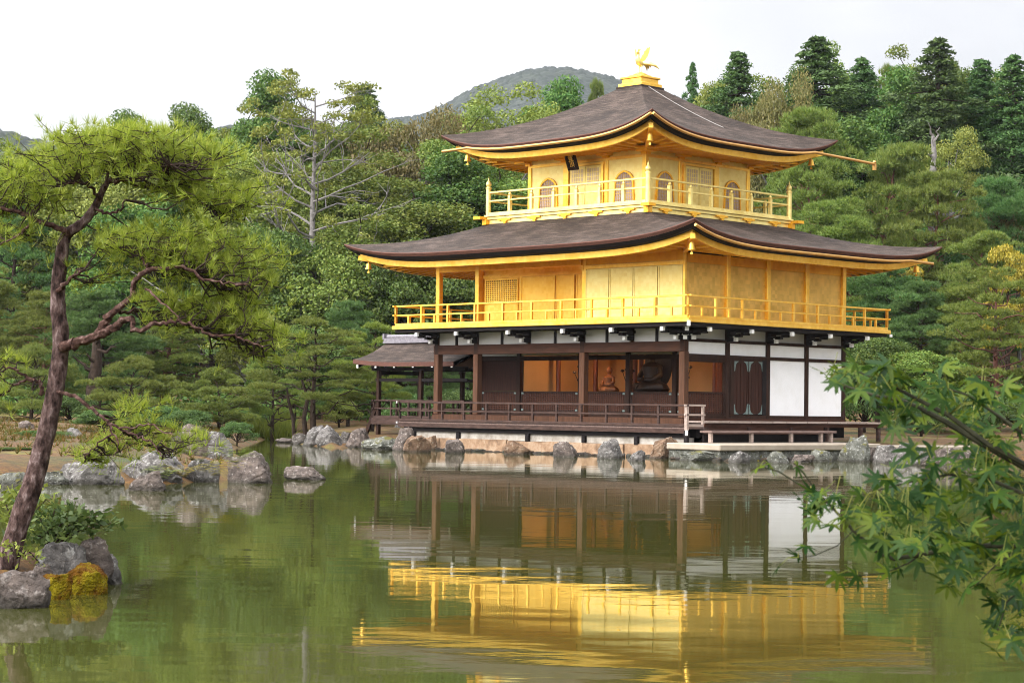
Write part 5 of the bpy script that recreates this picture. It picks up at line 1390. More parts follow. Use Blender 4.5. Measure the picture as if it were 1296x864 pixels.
TREES = [
 # skyline, left to right
 (-20, 215, 120, 140, 'dark', 'dark leafy tree at the left edge below the far hill'),
 (62, 196, 110, 142, 'olive', 'olive tree behind the top left of the leaning pine'),
 (152, 157, 85, 145, 'dark', 'small dark top poking above the leaning pine crown'),
 (122, 186, 100, 138, 'dark2', 'leafy tree hidden behind the middle of the leaning pine crown'),
 (205, 180, 100, 136, 'olive2', 'yellow green tree behind the right part of the leaning pine top'),
 (243, 149, 88, 140, 'dark', 'small dark top left of the tall dark round tree'),
 (275, 182, 90, 132, 'dark2', 'olive crown just left of the tall dark round tree'),
 (332, 112, 96, 124, 'dark', 'tall dark round topped tree left of the bare branched tree'),
 (440, 162, 80, 126, 'olive', 'olive tree right of the bare branched tree top'),
 (456, 131, 121, 134, 'cyp2', 'dark evergreen top right of the bare branched tree'),
 (530, 154, 150, 124, 'dome', 'wide brownish dome shaped tree left of the upper roof'),
 (583, 175, 90, 118, 'olive', 'olive tree under the left tip of the upper roof'),
 (622, 119, 118, 136, 'lime', 'open yellow green tree above the left slope of the upper roof'),
 (706, 112, 84, 150, 'dark', 'dark green crown in front of the mountain, left of the finial'),
 (748, 110, 46, 152, 'pine2', 'small yellowish pine top near the finial, left side'),
 (872, 104, 63, 148, 'cyp', 'small thin spire just right of the finial'),
 (898, 118, 70, 144, 'olive2', 'pale crown between the thin spire and the dark cypress'),
 (930, 88, 120, 140, 'cyp2', 'rounded dark evergreen on the skyline right of the finial'),
 (946, 142, 74, 124, 'dome', 'smaller brownish yellow round tree above the upper roof slope'),
 (984, 113, 96, 122, 'dome', 'larger brownish yellow round tree above the upper roof slope'),
 (1030, 72, 174, 140, 'cyp2', 'broad dark cypress, highest of the middle right skyline'),
 (1088, 96, 121, 142, 'cyp', 'dark cypress behind the right shoulder of the broad cypress'),
 (1120, 92, 70, 146, 'pine2', 'flat topped pine on the skyline between two cypresses'),
 (1150, 98, 76, 144, 'olive', 'olive crown on the skyline left of the tallest right cypress'),
 (1184, 74, 156, 134, 'cyp', 'tall dark cypress, tallest of the right side'),
 (1216, 88, 60, 146, 'pine', 'pine top peeping right of the tallest cypress'),
 (1240, 98, 121, 136, 'cyp2', 'dark cypress second from the right edge'),
 (1280, 94, 133, 134, 'cyp', 'dark cypress at the right edge of the skyline'),
 (962, 112, 80, 146, 'dark2', 'olive crown between the rounded dark evergreen and the broad cypress'),
 (1000, 100, 70, 148, 'dark', 'dark crown hugging the left flank of the broad cypress'),
 (1062, 92, 70, 148, 'olive', 'olive crown hugging the right flank of the broad cypress'),
 (1136, 104, 90, 138, 'dark', 'dark crown filling the gap left of the tallest right cypress'),
 (1212, 106, 80, 138, 'dark', 'dark crown filling the gap right of the tallest right cypress'),
 (1262, 108, 90, 142, 'dark2', 'olive crown between the two cypresses nearest the right edge'),
 (908, 112, 70, 146, 'dark', 'dark crown left of the rounded dark evergreen'),
 (1340, 100, 145, 136, 'cyp2', 'dark cypress cut by the right edge of the photo'),
 (372, 186, 100, 123, 'olive', 'olive tree directly behind the bare branched trunk'),
 (418, 178, 90, 125, 'dark2', 'mixed green tree behind the right hand bare branches'),
 (302, 168, 90, 129, 'olive', 'olive crown left of the tall dark round tree, just lower'),
 (486, 166, 90, 128, 'olive2', 'yellow olive crown left of the brownish dome tree'),
 (592, 166, 80, 140, 'olive2', 'yellow olive crown left of the open yellow green tree'),
 (-30, 190, 120, 150, 'dark2', 'olive crown at the far left edge under the far hill'),
 # middle of the slope
 (20, 262, 150, 116, 'pine_blue', 'blue green pine at the left edge behind the leaning trunk'),
 (110, 250, 140, 118, 'olive2', 'yellow green tree seen through the fork of the leaning pine'),
 (190, 262, 140, 114, 'dark', 'dark tree in the gap between the two needle tiers of the leaning pine'),
 (262, 222, 120, 116, 'olive', 'olive tree beyond the right tips of the leaning pine'),
 (322, 205, 120, 114, 'olive2', 'yellow olive tree directly left of the bare branched tree'),
 (455, 205, 120, 112, 'olive', 'olive tree right of the bare branched tree, at mid height'),
 (505, 240, 120, 108, 'dark2', 'mixed green tree above the left tip of the lower roof'),
 (565, 205, 130, 112, 'dark', 'dark tree behind the left of the gold balcony'),
 (625, 215, 110, 114, 'dark2', 'olive tree right behind the upper gold balcony corner'),
 (455, 290, 110, 104, 'olive', 'olive green tree left of the lower roof tip'),
 (525, 320, 110, 102, 'dark', 'dark tree seen under the left eave of the lower roof'),
 (590, 345, 90, 104, 'pine_blue', 'blue green pine seen between the left gold pillars'),
 (335, 300, 120, 104, 'dark', 'dark tree below the bare branches, beside the leaning pine tips'),
 (400, 330, 110, 102, 'dark2', 'olive tree at the foot of the bare branched tree'),
 (440, 385, 90, 96, 'pine_blue', 'blue green pine above the clipped pines'),
 (1000, 150, 140, 112, 'pine', 'pine with layered boughs above the right tip of the upper roof'),
 (1060, 168, 120, 116, 'dark', 'dark tree behind the gold spout'),
 (1015, 205, 120, 106, 'pine2', 'pine with a thin red trunk right of the gold balcony'),
 (1110, 190, 140, 108, 'pine', 'broad light green pine right of the gold spout'),
 (1200, 168, 70, 118, 'lime', 'thin dull tree with pale trunk below the right cypresses'),
 (1175, 222, 150, 106, 'pine2', 'large layered pine above the right tip of the lower roof'),
 (1255, 232, 130, 110, 'pine_blue', 'dark pine at the right edge, half way up'),
 (1290, 262, 100, 112, 'dome', 'dull brown tree at the right edge behind the yellow leaves'),
 (1075, 262, 130, 104, 'pine', 'light green pine over the lower roof ridge on the right'),
 (1225, 300, 120, 100, 'pine', 'light green pine left of the yellow tree'),
 (1110, 340, 130, 100, 'pine_blue', 'dark pine directly behind the right eave bell'),
 (1170, 360, 110, 98, 'pine_blue', 'dark pine between the lower roof tip and the red trunked pine'),
 # near the water
 (-15, 345, 130, 94, 'pine', 'pine at the left edge close behind the mossy bank', None, 'tree', TREE_GROUP, 'f_garden'),
 (60, 372, 130, 92, 'pine2', 'light green pine between the leaning trunk and the left edge', None, 'tree', TREE_GROUP, 'f_garden'),
 (122, 372, 150, 88, 'pine_blue', 'dark pine with a thick trunk behind the leaning pine fork'),
 (205, 392, 150, 90, 'pine', 'green pine behind the lower right needles of the leaning pine', None, 'tree', TREE_GROUP, 'f_garden'),
 (40, 440, 140, 84, 'low_pine', 'low pine over the mossy bank at far left', None, 'tree', TREE_GROUP, 'f_garden'),
 (165, 455, 140, 80, 'low_pine', 'low spreading pine behind the drooping branch', None, 'tree', TREE_GROUP, 'f_garden'),
 (277, 470, 130, 84, 'low_pine', 'low pine leaning over the inlet'),
 (318, 405, 110, 92, 'olive2', 'yellow green tree left of the clipped pines'),
 (372, 420, 110, 90, 'dark', 'dark tree behind the clipped pines'),
 (545, 420, 100, 92, 'pine_blue', 'dark green tree seen through the fishing deck'),
 (1140, 335, 60, 102, 'yellow', 'yellowing tree under the right eave of the lower roof'),
 (1277, 316, 80, 96, 'yellow', 'bright yellow tree at the right edge'),
 (1110, 430, 110, 86, 'dark', 'dark leafy tree right of the white panels'),
 (1170, 450, 110, 84, 'dark2', 'leafy tree behind the tip of the maple branch'),
 (1095, 470, 80, 80, 'shrub', 'round shrub beside the far end of the deck'),
]
for t_ in TREES: tree(*t_)
GP = 'clipped garden pines by the water'
tree(398, 405, 150, 79, 'garden', 'clipped pine with three dark trunks on the island point', group=GP, rz=.4)
tree(470, 412, 118, 82, 'garden', 'clipped pine standing left behind the fishing deck', group=GP, rz=2.2, mat_='f_pine_yellow')
tree(345, 440, 90, 86, 'garden', 'small clipped pine left of the island point', group=GP, rz=4.2, mat_='f_pine')
tree(1262, 345, 190, 86, 'garden2', 'clipped pine with a red trunk at the right edge', group=GP, rz=1.0, mat_='f_pine')
for (u, vt, w, Y, l) in ((240, 520, 60, 72, 'round shrub at the inlet left of the tall dark rock'), (318, 520, 50, 88, 'round shrub at the head of the inlet'), (205, 515, 60, 78, 'shrub on the mossy bank right of the drooping branch'),
                         (90, 500, 70, 82, 'shrub under the dark pine on the left bank'), (12, 566, 95, 42.5, 'shrub left of the leaning trunk at the shore'), (1165, 520, 70, 78, 'shrub on the right shore behind the maple leaves'),
                         (1230, 500, 90, 80, 'shrub below the red trunked pine'), (1290, 510, 90, 78, 'shrub at the right edge by the water'), (520, 500, 60, 88, 'shrub seen under the fishing deck roof'), (585, 495, 50, 90, 'brownish shrub seen through the open porch'),
                         (430, 505, 50, 90, 'light green shrub between the clipped pine trunks'),
                         (55, 545, 70, 56, 'shrub on the mossy bank just right of the leaning trunk'), (300, 535, 46, 70, 'shrub behind the upright streaked rock'), (130, 520, 80, 66, 'broad shrub on the mossy bank above the whitish boulder')):
    tree(u, vt, w, Y, 'shrub', l, cat='shrub', group='shrubs on the pond bank', mat_='f_lime' if u in (430, 10) else None)
# second and third trunk of the clipped pine group
cpn_ = [o for o in COL.objects if o.get('label', '').startswith('clipped pine with three')][0]
mb = MB()
mb.tube([(-.35, .1, -.3), (-.5, .0, .9), (-.3, .1, 1.9), (-.6, .1, 2.8)], [.13, .11, .09, .05], 7); mb.tube([(-.9, .15, -.3), (-.95, .2, .8), (-1.2, .1, 1.7), (-1.3, .1, 2.4)], [.10, .08, .07, .04], 7)
o = mb.build('trunk', M['bark_dark'], cpn_)

# ------------------------------------------------------------------ the tall half bare tree
def bare_tree():
    rng = np.random.default_rng(77); Y = 106
    base = P(392, 520, Y); gz = float(ground_z(base[0], Y)); H = P(390, 104, Y)[2] - gz
    root = empty('bare_tree', (base[0], Y, gz))
    tag(root, 'tall half bare tree with grey branches and a thin leafy top', 'tree')
    t = MB(); tips = []
    t.tube([(0, 0, -.5), (.1, 0, H * .3), (-.05, .1, H * .6), (.05, 0, H * .85), (0, 0, H * .97)], [.27, .21, .13, .07, .02], 8)
    def grow(p, d, l, r, dep):
        q = p.copy(); pts = [p.copy()]
        for i in range(4):
            d = unit(d + rng.normal(size=3) * .16 + np.array([0, 0, .05])); q = q + d * l / 4; pts.append(q.copy())
        t.tube(pts, [r, r * .8, r * .65, r * .5, r * .35], 5)
        if dep:
            for i in range(3):
                j = rng.integers(1, 5); grow(pts[j], unit(d + rng.normal(size=3) * .65), l * rng.uniform(.4, .65), r * .5, dep - 1)
        else: tips.append(pts[-1])
    for i in range(44):
        f_ = .16 + .80 * i / 44; a = i * 2.399
        el = .30 if f_ > .5 else .05
        grow(np.array([0, 0, H * f_]), unit(np.array([math.cos(a), math.sin(a) * .8, el])), (1.15 - f_) * 5.6 + .9, .080 * (1.2 - f_) + .022, 2)
    t.build('trunk', M['bark_grey'], root)
    tips = np.array(tips); pick = tips[(rng.random(len(tips)) < np.where(tips[:, 2] > H * .86, .62, .24))]
    V, F = [], []; b = 0
    for c in pick:
        s = sphere_pts(80, rng, -.6); q = c + s * .48 * rng.uniform(.3, 1, (len(s), 1)) * np.array([1.1, 1.1, .6])
        v, f = leaf_cards(q, .17, .10, rng, .6); V.append(v); F.append(f + b); b += len(v)
    mesh_np('crown', np.concatenate(V), np.concatenate(F), M['f_lime'], root)
bare_tree()
# thin red pine trunk and pale snag seen among the right hand pines
def lone_trunk(u0, v0, u1, v1, Y, r, mat_, label):
    a, b_ = P(u0, v0, Y), P(u1, v1, Y)
    root = empty('tree_trunk', (b_[0], b_[1], float(ground_z(b_[0], Y)))); tag(root, label, 'tree trunk')
    o_ = np.array(root.location)
    t = MB(); rng = np.random.default_rng(int(u0)); t.tube([(0, 0, -.3), b_ - o_, (a * .5 + b_ * .5) - o_ + np.array([.08, 0, 0]), a - o_], [r * 1.3, r, r * .8, r * .5], 8); t.build('trunk', M[mat_], root)
    t = MB()
    for i in range(5):
        f_ = i / 4; p = (a * (1 - f_ * .7) + b_ * f_ * .7) - o_
        limb_mesh(t, p, p + np.array([rng.uniform(-1, 1) * 1.2, -.4, rng.uniform(.1, .8)]), r * .4, .02, rng)
    t.build('branches', M[mat_], root)
lone_trunk(1181, 172, 1180, 224, 110.5, .20, 'bark_grey', 'pale dead trunk among the right hand trees')
lone_trunk(122, 425, 118, 490, 84, .30, 'bark_dark', 'thick brown trunk behind the leaning pine')

# ------------------------------------------------------------------ the wood that closes the view behind the single trees
def woodland():
    rng = np.random.default_rng(8)
    sky_u = [-300, 0, 60, 150, 250, 300, 340, 400, 450, 520, 600, 700, 780, 880, 960, 1050, 1120, 1200, 1296, 1600]
    sky_v = [225, 215, 208, 192, 182, 175, 160, 168, 172, 175, 178, 160, 150, 128, 128, 112, 112, 110, 112, 116]
    V, F = [], []; b = 0
    for row, (Y, drop) in enumerate(((172, 0), (160, 12), (150, 40), (140, 80), (131, 120), (124, 165))):
        for u in np.arange(-330, 1620, 26 - row):
            u = u + rng.uniform(-10, 10); v = np.interp(u, sky_u, sky_v) + drop + rng.uniform(-8, 14)
            c = P(u, v, Y + rng.uniform(-3, 3)); R = rng.uniform(1.6, 2.8); c[2] -= R
            for dz in (0, 2.6):
                n = 210; s = sphere_pts(n, rng, -.5); q = c - np.array([0, 0, dz]) + s * R * rng.uniform(.5, 1.05, (len(s), 1)) * np.array([1.1, 1.1, .9])
                vv, f = leaf_cards(q, .5, .30, rng, .5, s, .6); V.append(vv); F.append(f + b); b += len(vv)
    o = mesh_np('woodland', np.concatenate(V), np.concatenate(F), M['f_dark'])
    tag(o, 'dense mixed wood closing the slope behind the single trees', 'woodland', kind='stuff')
woodland()

# ------------------------------------------------------------------ undergrowth below the trees, litter on the bank
def undergrowth():
    rng = np.random.default_rng(31); V, F = [], []; b = 0
    for i in range(420):
        X = rng.uniform(-45, 55); Y = rng.uniform(90, 116) if X < 4 else rng.uniform(84, 112)
        if X < -4 and Y < 88 + .12 * abs(X): continue
        g = float(ground_z(X, Y))
        if g < .15 or (-12 < X < 14 and Y < 96): continue
        R = rng.uniform(.6, 1.5); n = int(130 * R)
        s_ = sphere_pts(n, rng, -.2); q = np.array([X, Y, g + R * .35]) + s_ * R * rng.uniform(.5, 1.05, (len(s_), 1)) * np.array([1.2, 1.2, .85])
        v, f = leaf_cards(q, .26, .15, rng, .6, s_, .6); V.append(v); F.append(f + b); b += len(v)
    tag(mesh_np('undergrowth', np.concatenate(V), np.concatenate(F), M['f_dark']), 'dark leafy undergrowth filling the floor of the wood', 'undergrowth', kind='stuff')
    C = []
    X = rng.uniform(-24, 2, 9000); Y = rng.uniform(40, 90, 9000); g = ground_z(X, Y); keep = (g > .28) & ~((X > -8) & (Y > 66))
    C = np.stack([X, Y, g - .01], -1)[keep]
    v, f = tufts(C, np.tile([0, 0, 1.0], (len(C), 1)), 7, .19, .022, .8, rng)
    tag(mesh_np('litter', v, f, M['f_litter']), 'rust coloured needle litter and low moss on the left bank', 'litter', kind='stuff')
M['f_litter'] = foliage('needle_litter', (.050, .075, .008), (.085, .060, .006), (.15, .070, .008), .15, .6, .75, 0)
undergrowth()

# ------------------------------------------------------------------ reeds at the head of the inlet, ferns on the rocks
def reeds():
    rng = np.random.default_rng(4); C = []
    while len(C) < 900:
        u = rng.uniform(300, 368); Y = rng.uniform(86, 97); p = P(u, 520, Y); g = float(ground_z(p[0], Y))
        if g > -.25: C.append((p[0], Y, max(g, -.05)))
    C = np.array(C); D = np.tile(np.array([0, 0, 1.0]), (len(C), 1))
    v, f = tufts(C, D, 8, .85, .05, .28, rng)
    tag(mesh_np('reeds', v, f, M['f_grass']), 'bright yellow green reeds at the head of the inlet', 'reeds', kind='stuff')
reeds()
def fern(u, v, z, size, label, mat_, n=26, name='fern', cat='fern'):
    rng = np.random.default_rng(int(u * 3 + v)); c = W0(u, v, z)
    V, F = [], []; b = 0
    for i in range(n):
        a = rng.uniform(0, 6.28); L = size * rng.uniform(.6, 1.2); d = np.array([math.cos(a), math.sin(a), 0])
        for k in range(9):
            t = (k + 1) / 9; p = d * L * t + np.array([0, 0, L * (1.5 * t - 1.1 * t * t)])
            sd_ = np.array([-d[1], d[0], 0]) * L * .16 * (1 - t * .7); ln = d * L * .09
            V.append(np.array([p - sd_ - ln * .2, p - ln, p + sd_ - ln * .2, p + ln])); F.append(np.array([[0, 1, 2, 3]]) + b); b += 4
    o = mesh_np(name, np.concatenate(V), np.concatenate(F), M[mat_]); o.location = Vector(c)
    return tag(o, label, cat)
fern(208, 609, .15, .46, 'yellow green fern clump in front of the long grey boulder', 'f_lime')
fern(232, 607, .15, .46, 'yellow fern clump between the grey boulders', 'f_yellow')
fern(272, 606, .2, .55, 'yellowing fern at the edge of the pointed shore boulder', 'f_yellow')
fern(250, 590, .60, .62, 'green fern above the short grey boulder', 'f_lime')
fern(298, 590, .62, .5, 'small fern on top of the pointed shore boulder', 'f_lime')

# ================================================================== THE LEANING PINE IN FRONT
def near_pine():
    Y0 = 16.0; rng = np.random.default_rng(6)
    foot = P(12, 702, Y0); root = empty('leaning_pine', (foot[0], Y0, .25))
    tag(root, 'leaning pine with dark twisted limbs on the islet at left', 'tree')
    O = np.array(root.location)
    def path(pts, y0=0.0, y1=0.0):
        n = len(pts); return np.array([P(u, v, Y0 + y0 + (y1 - y0) * i / max(1, n - 1)) - O for i, (u, v) in enumerate(pts)])
    def smooth(p, k=5):
        """Catmull-Rom through the points"""
        q = np.vstack([2 * p[0] - p[1], p, 2 * p[-1] - p[-2]]); out = []
        for i in range(1, len(q) - 2):
            for t in np.arange(k) / k:
                out.append(.5 * (2 * q[i] + (q[i + 1] - q[i - 1]) * t + (2 * q[i - 1] - 5 * q[i] + 4 * q[i + 1] - q[i + 2]) * t * t + (3 * q[i] - q[i - 1] - 3 * q[i + 1] + q[i + 2]) * t ** 3))
        out.append(q[-2]); return np.array(out)
    px = Y0 / FPX
    tr = MB(); rr_ = random.Random(3)
    P0 = smooth(path([(2, 730), (12, 700), (28, 650), (45, 600), (60, 540), (72, 480), (77, 430), (73, 380), (77, 330), (84, 298), (104, 283), (120, 262), (130, 241), (139, 226)], 0, .15), 6)
    rad_px = np.interp(np.arange(len(P0)) / (len(P0) - 1), [0, .08, .3, .5, .62, .72, .85, 1], [18, 14, 11.8, 10.2, 8.6, 6.6, 5, 3.4])
    tr.tube(P0, list(rad_px * px), 14, 0, .12, rr_); tr.build('trunk', M['bark_pine'], root)
    limbs = [
     ([(139, 228), (153, 226), (167, 234), (194, 239), (222, 243), (246, 250), (267, 264)], 4.0, 1.2, .15, .5),
     ([(139, 228), (153, 229), (180, 225), (205, 218), (219, 210)], 3.4, 1.0, .15, -.4),
     ([(134, 236), (137, 217), (140, 205), (142, 194)], 3.0, 1.0, .1, .4),
     ([(125, 255), (118, 239), (104, 232), (83, 232)], 3.0, 1.0, .1, -.3),
     ([(120, 264), (135, 270), (153, 265), (158, 251)], 2.8, 1.2, .1, -.2),
     ([(86, 294), (66, 286), (42, 276), (21, 267), (0, 264), (-40, 258)], 5.0, 2.2, .05, -.3),
     ([(46, 278), (30, 290), (18, 300), (-5, 312)], 2.4, 1.0, -.1, -.4),
     ([(90, 290), (98, 282), (110, 276), (122, 270)], 2.6, 1.4, .3, .3),
     ([(79, 440), (94, 435), (122, 426), (139, 417), (155, 407), (167, 403)], 9.0, 5.0, .0, -.3),
     ([(122, 426), (134, 408), (146, 394), (167, 375), (170, 356), (187, 343), (212, 340), (236, 340), (257, 352), (278, 357), (312, 361)], 6.5, 1.2, -.1, -.6),
     ([(187, 343), (181, 328), (179, 317), (194, 312)], 2.4, 1.0, -.3, -.1),
     ([(167, 403), (168, 419), (192, 411), (217, 407), (239, 410), (264, 421), (292, 424), (314, 431), (335, 440)], 4.4, 1.0, -.3, -.5),
     ([(184, 366), (205, 383), (226, 401)], 2.2, .9, -.4, -.7),
     ([(146, 394), (160, 396), (172, 392), (185, 397)], 3.0, 1.4, -.2, .3),
     ([(74, 368), (90, 352), (104, 343)], 4.4, 1.8, 0, -.3),
     ([(52, 500), (51, 487), (39, 478), (19, 469), (4, 466)], 3.6, 1.3, 0, -.2),
     ([(44, 480), (30, 483), (17, 488), (0, 500), (-12, 508)], 2.8, 1.0, 0, .3),
     ([(68, 494), (94, 501), (117, 517), (133, 530), (150, 542), (172, 551), (189, 558), (205, 575)], 3.6, .8, 0, -.5),
     ([(136, 532), (142, 547), (125, 561), (108, 576)], 2.0, .8, -.3, -.3),
     ([(142, 547), (150, 561), (145, 576)], 1.6, .7, -.3, -.4),
     ([(150, 542), (176, 538), (198, 541), (220, 552)], 1.8, .7, -.3, -.7)]
    SP = []
    for pts, r0, r1, y0, y1 in limbs:
        p = smooth(path(pts, y0, y1), 5); m = len(p)
        p = p + rng.normal(size=p.shape) * .008
        t = MB(); t.tube(p, [(r0 + (r1 - r0) * i / (m - 1)) * px * .8 for i in range(m)], 7, 0, .15, rr_); t.build('limb', M['bark_limb'], root)
        SP.append(p[m // 4:])
    SP = np.concatenate(SP)
    # needle masses: (u, v, ru, rv, twigs)
    masses = [(150, 186, 75, 24, 46), (92, 200, 62, 22, 34), (210, 190, 60, 24, 34), (255, 208, 46, 24, 26), (60, 220, 50, 18, 22), (175, 212, 74, 16, 24), (120, 176, 50, 16, 18),
              (270, 246, 54, 22, 26), (306, 262, 26, 14, 12), (235, 236, 40, 14, 14), (22, 238, 36, 26, 24), (-10, 262, 34, 22, 14), (52, 250, 26, 16, 12), (14, 292, 30, 14, 12),
              (190, 302, 62, 20, 30), (246, 305, 64, 22, 34), (294, 328, 48, 20, 26), (228, 330, 60, 16, 24), (328, 350, 24, 11, 10), (150, 312, 30, 14, 12), (265, 345, 55, 12, 16),
              (270, 386, 60, 22, 28), (314, 408, 42, 22, 22), (230, 402, 40, 14, 14), (346, 422, 18, 15, 9), (332, 442, 22, 13, 10), (204, 384, 26, 12, 8), (286, 372, 40, 14, 12),
              (192, 536, 30, 16, 11), (214, 562, 28, 15, 11), (152, 558, 22, 10, 6), (112, 574, 18, 8, 7), (176, 520, 28, 10, 6), (146, 574, 14, 8, 5),
              (120, 346, 26, 12, 8), (6, 462, 18, 10, 6), (-5, 505, 16, 10, 5)]
    tw = MB(); C, D = [], []
    for u, v, ru, rv, n in masses:
        for i in range(int(n * .72)):
            a, r = rng.uniform(0, 6.283), math.sqrt(rng.uniform(0, 1))
            q = P(u + math.cos(a) * r * ru, v + math.sin(a) * r * rv * .92, Y0 + rng.uniform(-1, 1) * min(.55, ru * px * 1.1)) - O
            d = np.linalg.norm((SP - q) * np.array([1, .8, 1.3]) + np.array([0, 0, 0]), axis=1); d += np.where(SP[:, 2] > q[2] + .1, .35, 0)
            b_ = SP[int(np.argmin(d))]
            L = np.linalg.norm(q - b_); k = 5
            pts = [b_ + (q - b_) * j / k + (rng.normal(size=3) * L * .05 if 0 < j < k else 0) + np.array([0, 0, -.10 * L * math.sin(math.pi * j / k)]) for j in range(k + 1)]
            tw.tube(pts, [.0085, .0075, .0065, .0055, .0045, .003], 4)
            dirv = unit(pts[-1] - pts[-2])
            for j in range(5):
                # shoots standing up from the end of the twig
                base = pts[-1] + rng.normal(size=3) * np.array([.125, .125, .05]) if j else pts[-1]
                C.append(base); D.append(unit(dirv * .35 + np.array([0, 0, .85]) + rng.normal(size=3) * .42))
                if j: tw.tube([pts[-2] if j % 2 else pts[-1], base], [.004, .0025], 3)
    tw.build('twigs', M['bark_dark'], root)
    C, D = np.array(C), np.array(D)
    v1, f1 = tufts(C, D, 26, .098, .0052, .46, rng)
    v2, f2 = tufts(C - D * .05, D, 6, .10, .0058, .75, rng)
    mesh_np('needles', np.concatenate([v1, v2]), np.concatenate([f1, f2 + len(v1)]), M['f_fore'], root)
    print('near pine tufts', len(C))
near_pine()

# low plants of the islet
def leafy_plant(u, v, Y, z0, pts, label, mat_, L=.075, n=60, name='shrub', seed=1, spread=.09):
    rng = np.random.default_rng(seed); f0 = P(u, v, Y); f0[2] = z0
    root = empty(name, tuple(f0)); tag(root, label, 'shrub'); O = np.array(root.location)
    st = MB(); V, F = [], []; b = 0
    for (uu, vv, dy) in pts:
        q = P(uu, vv, Y + dy) - O
        mid = q * .5 + np.array([0, 0, .08]); st.tube([np.zeros(3), mid, q], [.012, .008, .004], 5)
        c = np.concatenate([mid + (q - mid) * rng.uniform(.2, 1.1, (n, 1)) + rng.normal(size=(n, 3)) * np.array([spread, spread, spread * .55])])
        v_, f_ = leaf_cards(c, L, L * .5, rng, .9); V.append(v_); F.append(f_ + b); b += len(v_)
    st.build('stems', M['bark_dark'], root); mesh_np('leaves', np.concatenate(V), np.concatenate(F), M[mat_], root)
leafy_plant(62, 690, 16.5, .25, [(30, 640, .2), (50, 655, 0), (70, 640, .1), (85, 655, -.1), (105, 655, 0), (125, 655, .1), (140, 662, .1), (60, 672, -.2), (45, 678, -.1), (95, 668, 0)], 'leafy shrub behind the pine foot, arching over the water', 'f_shrub', seed=3)
leafy_plant(20, 690, 16.8, .25, [(5, 630, .3), (20, 620, .3), (48, 620, .3), (60, 630, .4), (10, 655, 0)], 'small bright shrub left of the pine foot', 'f_lime', seed=4, n=45)
leafy_plant(20, 716, 15.6, .3, [(2, 700, 0), (16, 694, 0), (34, 705, 0), (50, 712, .1)], 'thin grassy plant on the islet by the dark corner boulder', 'f_lime', .05, 26, seed=5, spread=.05)

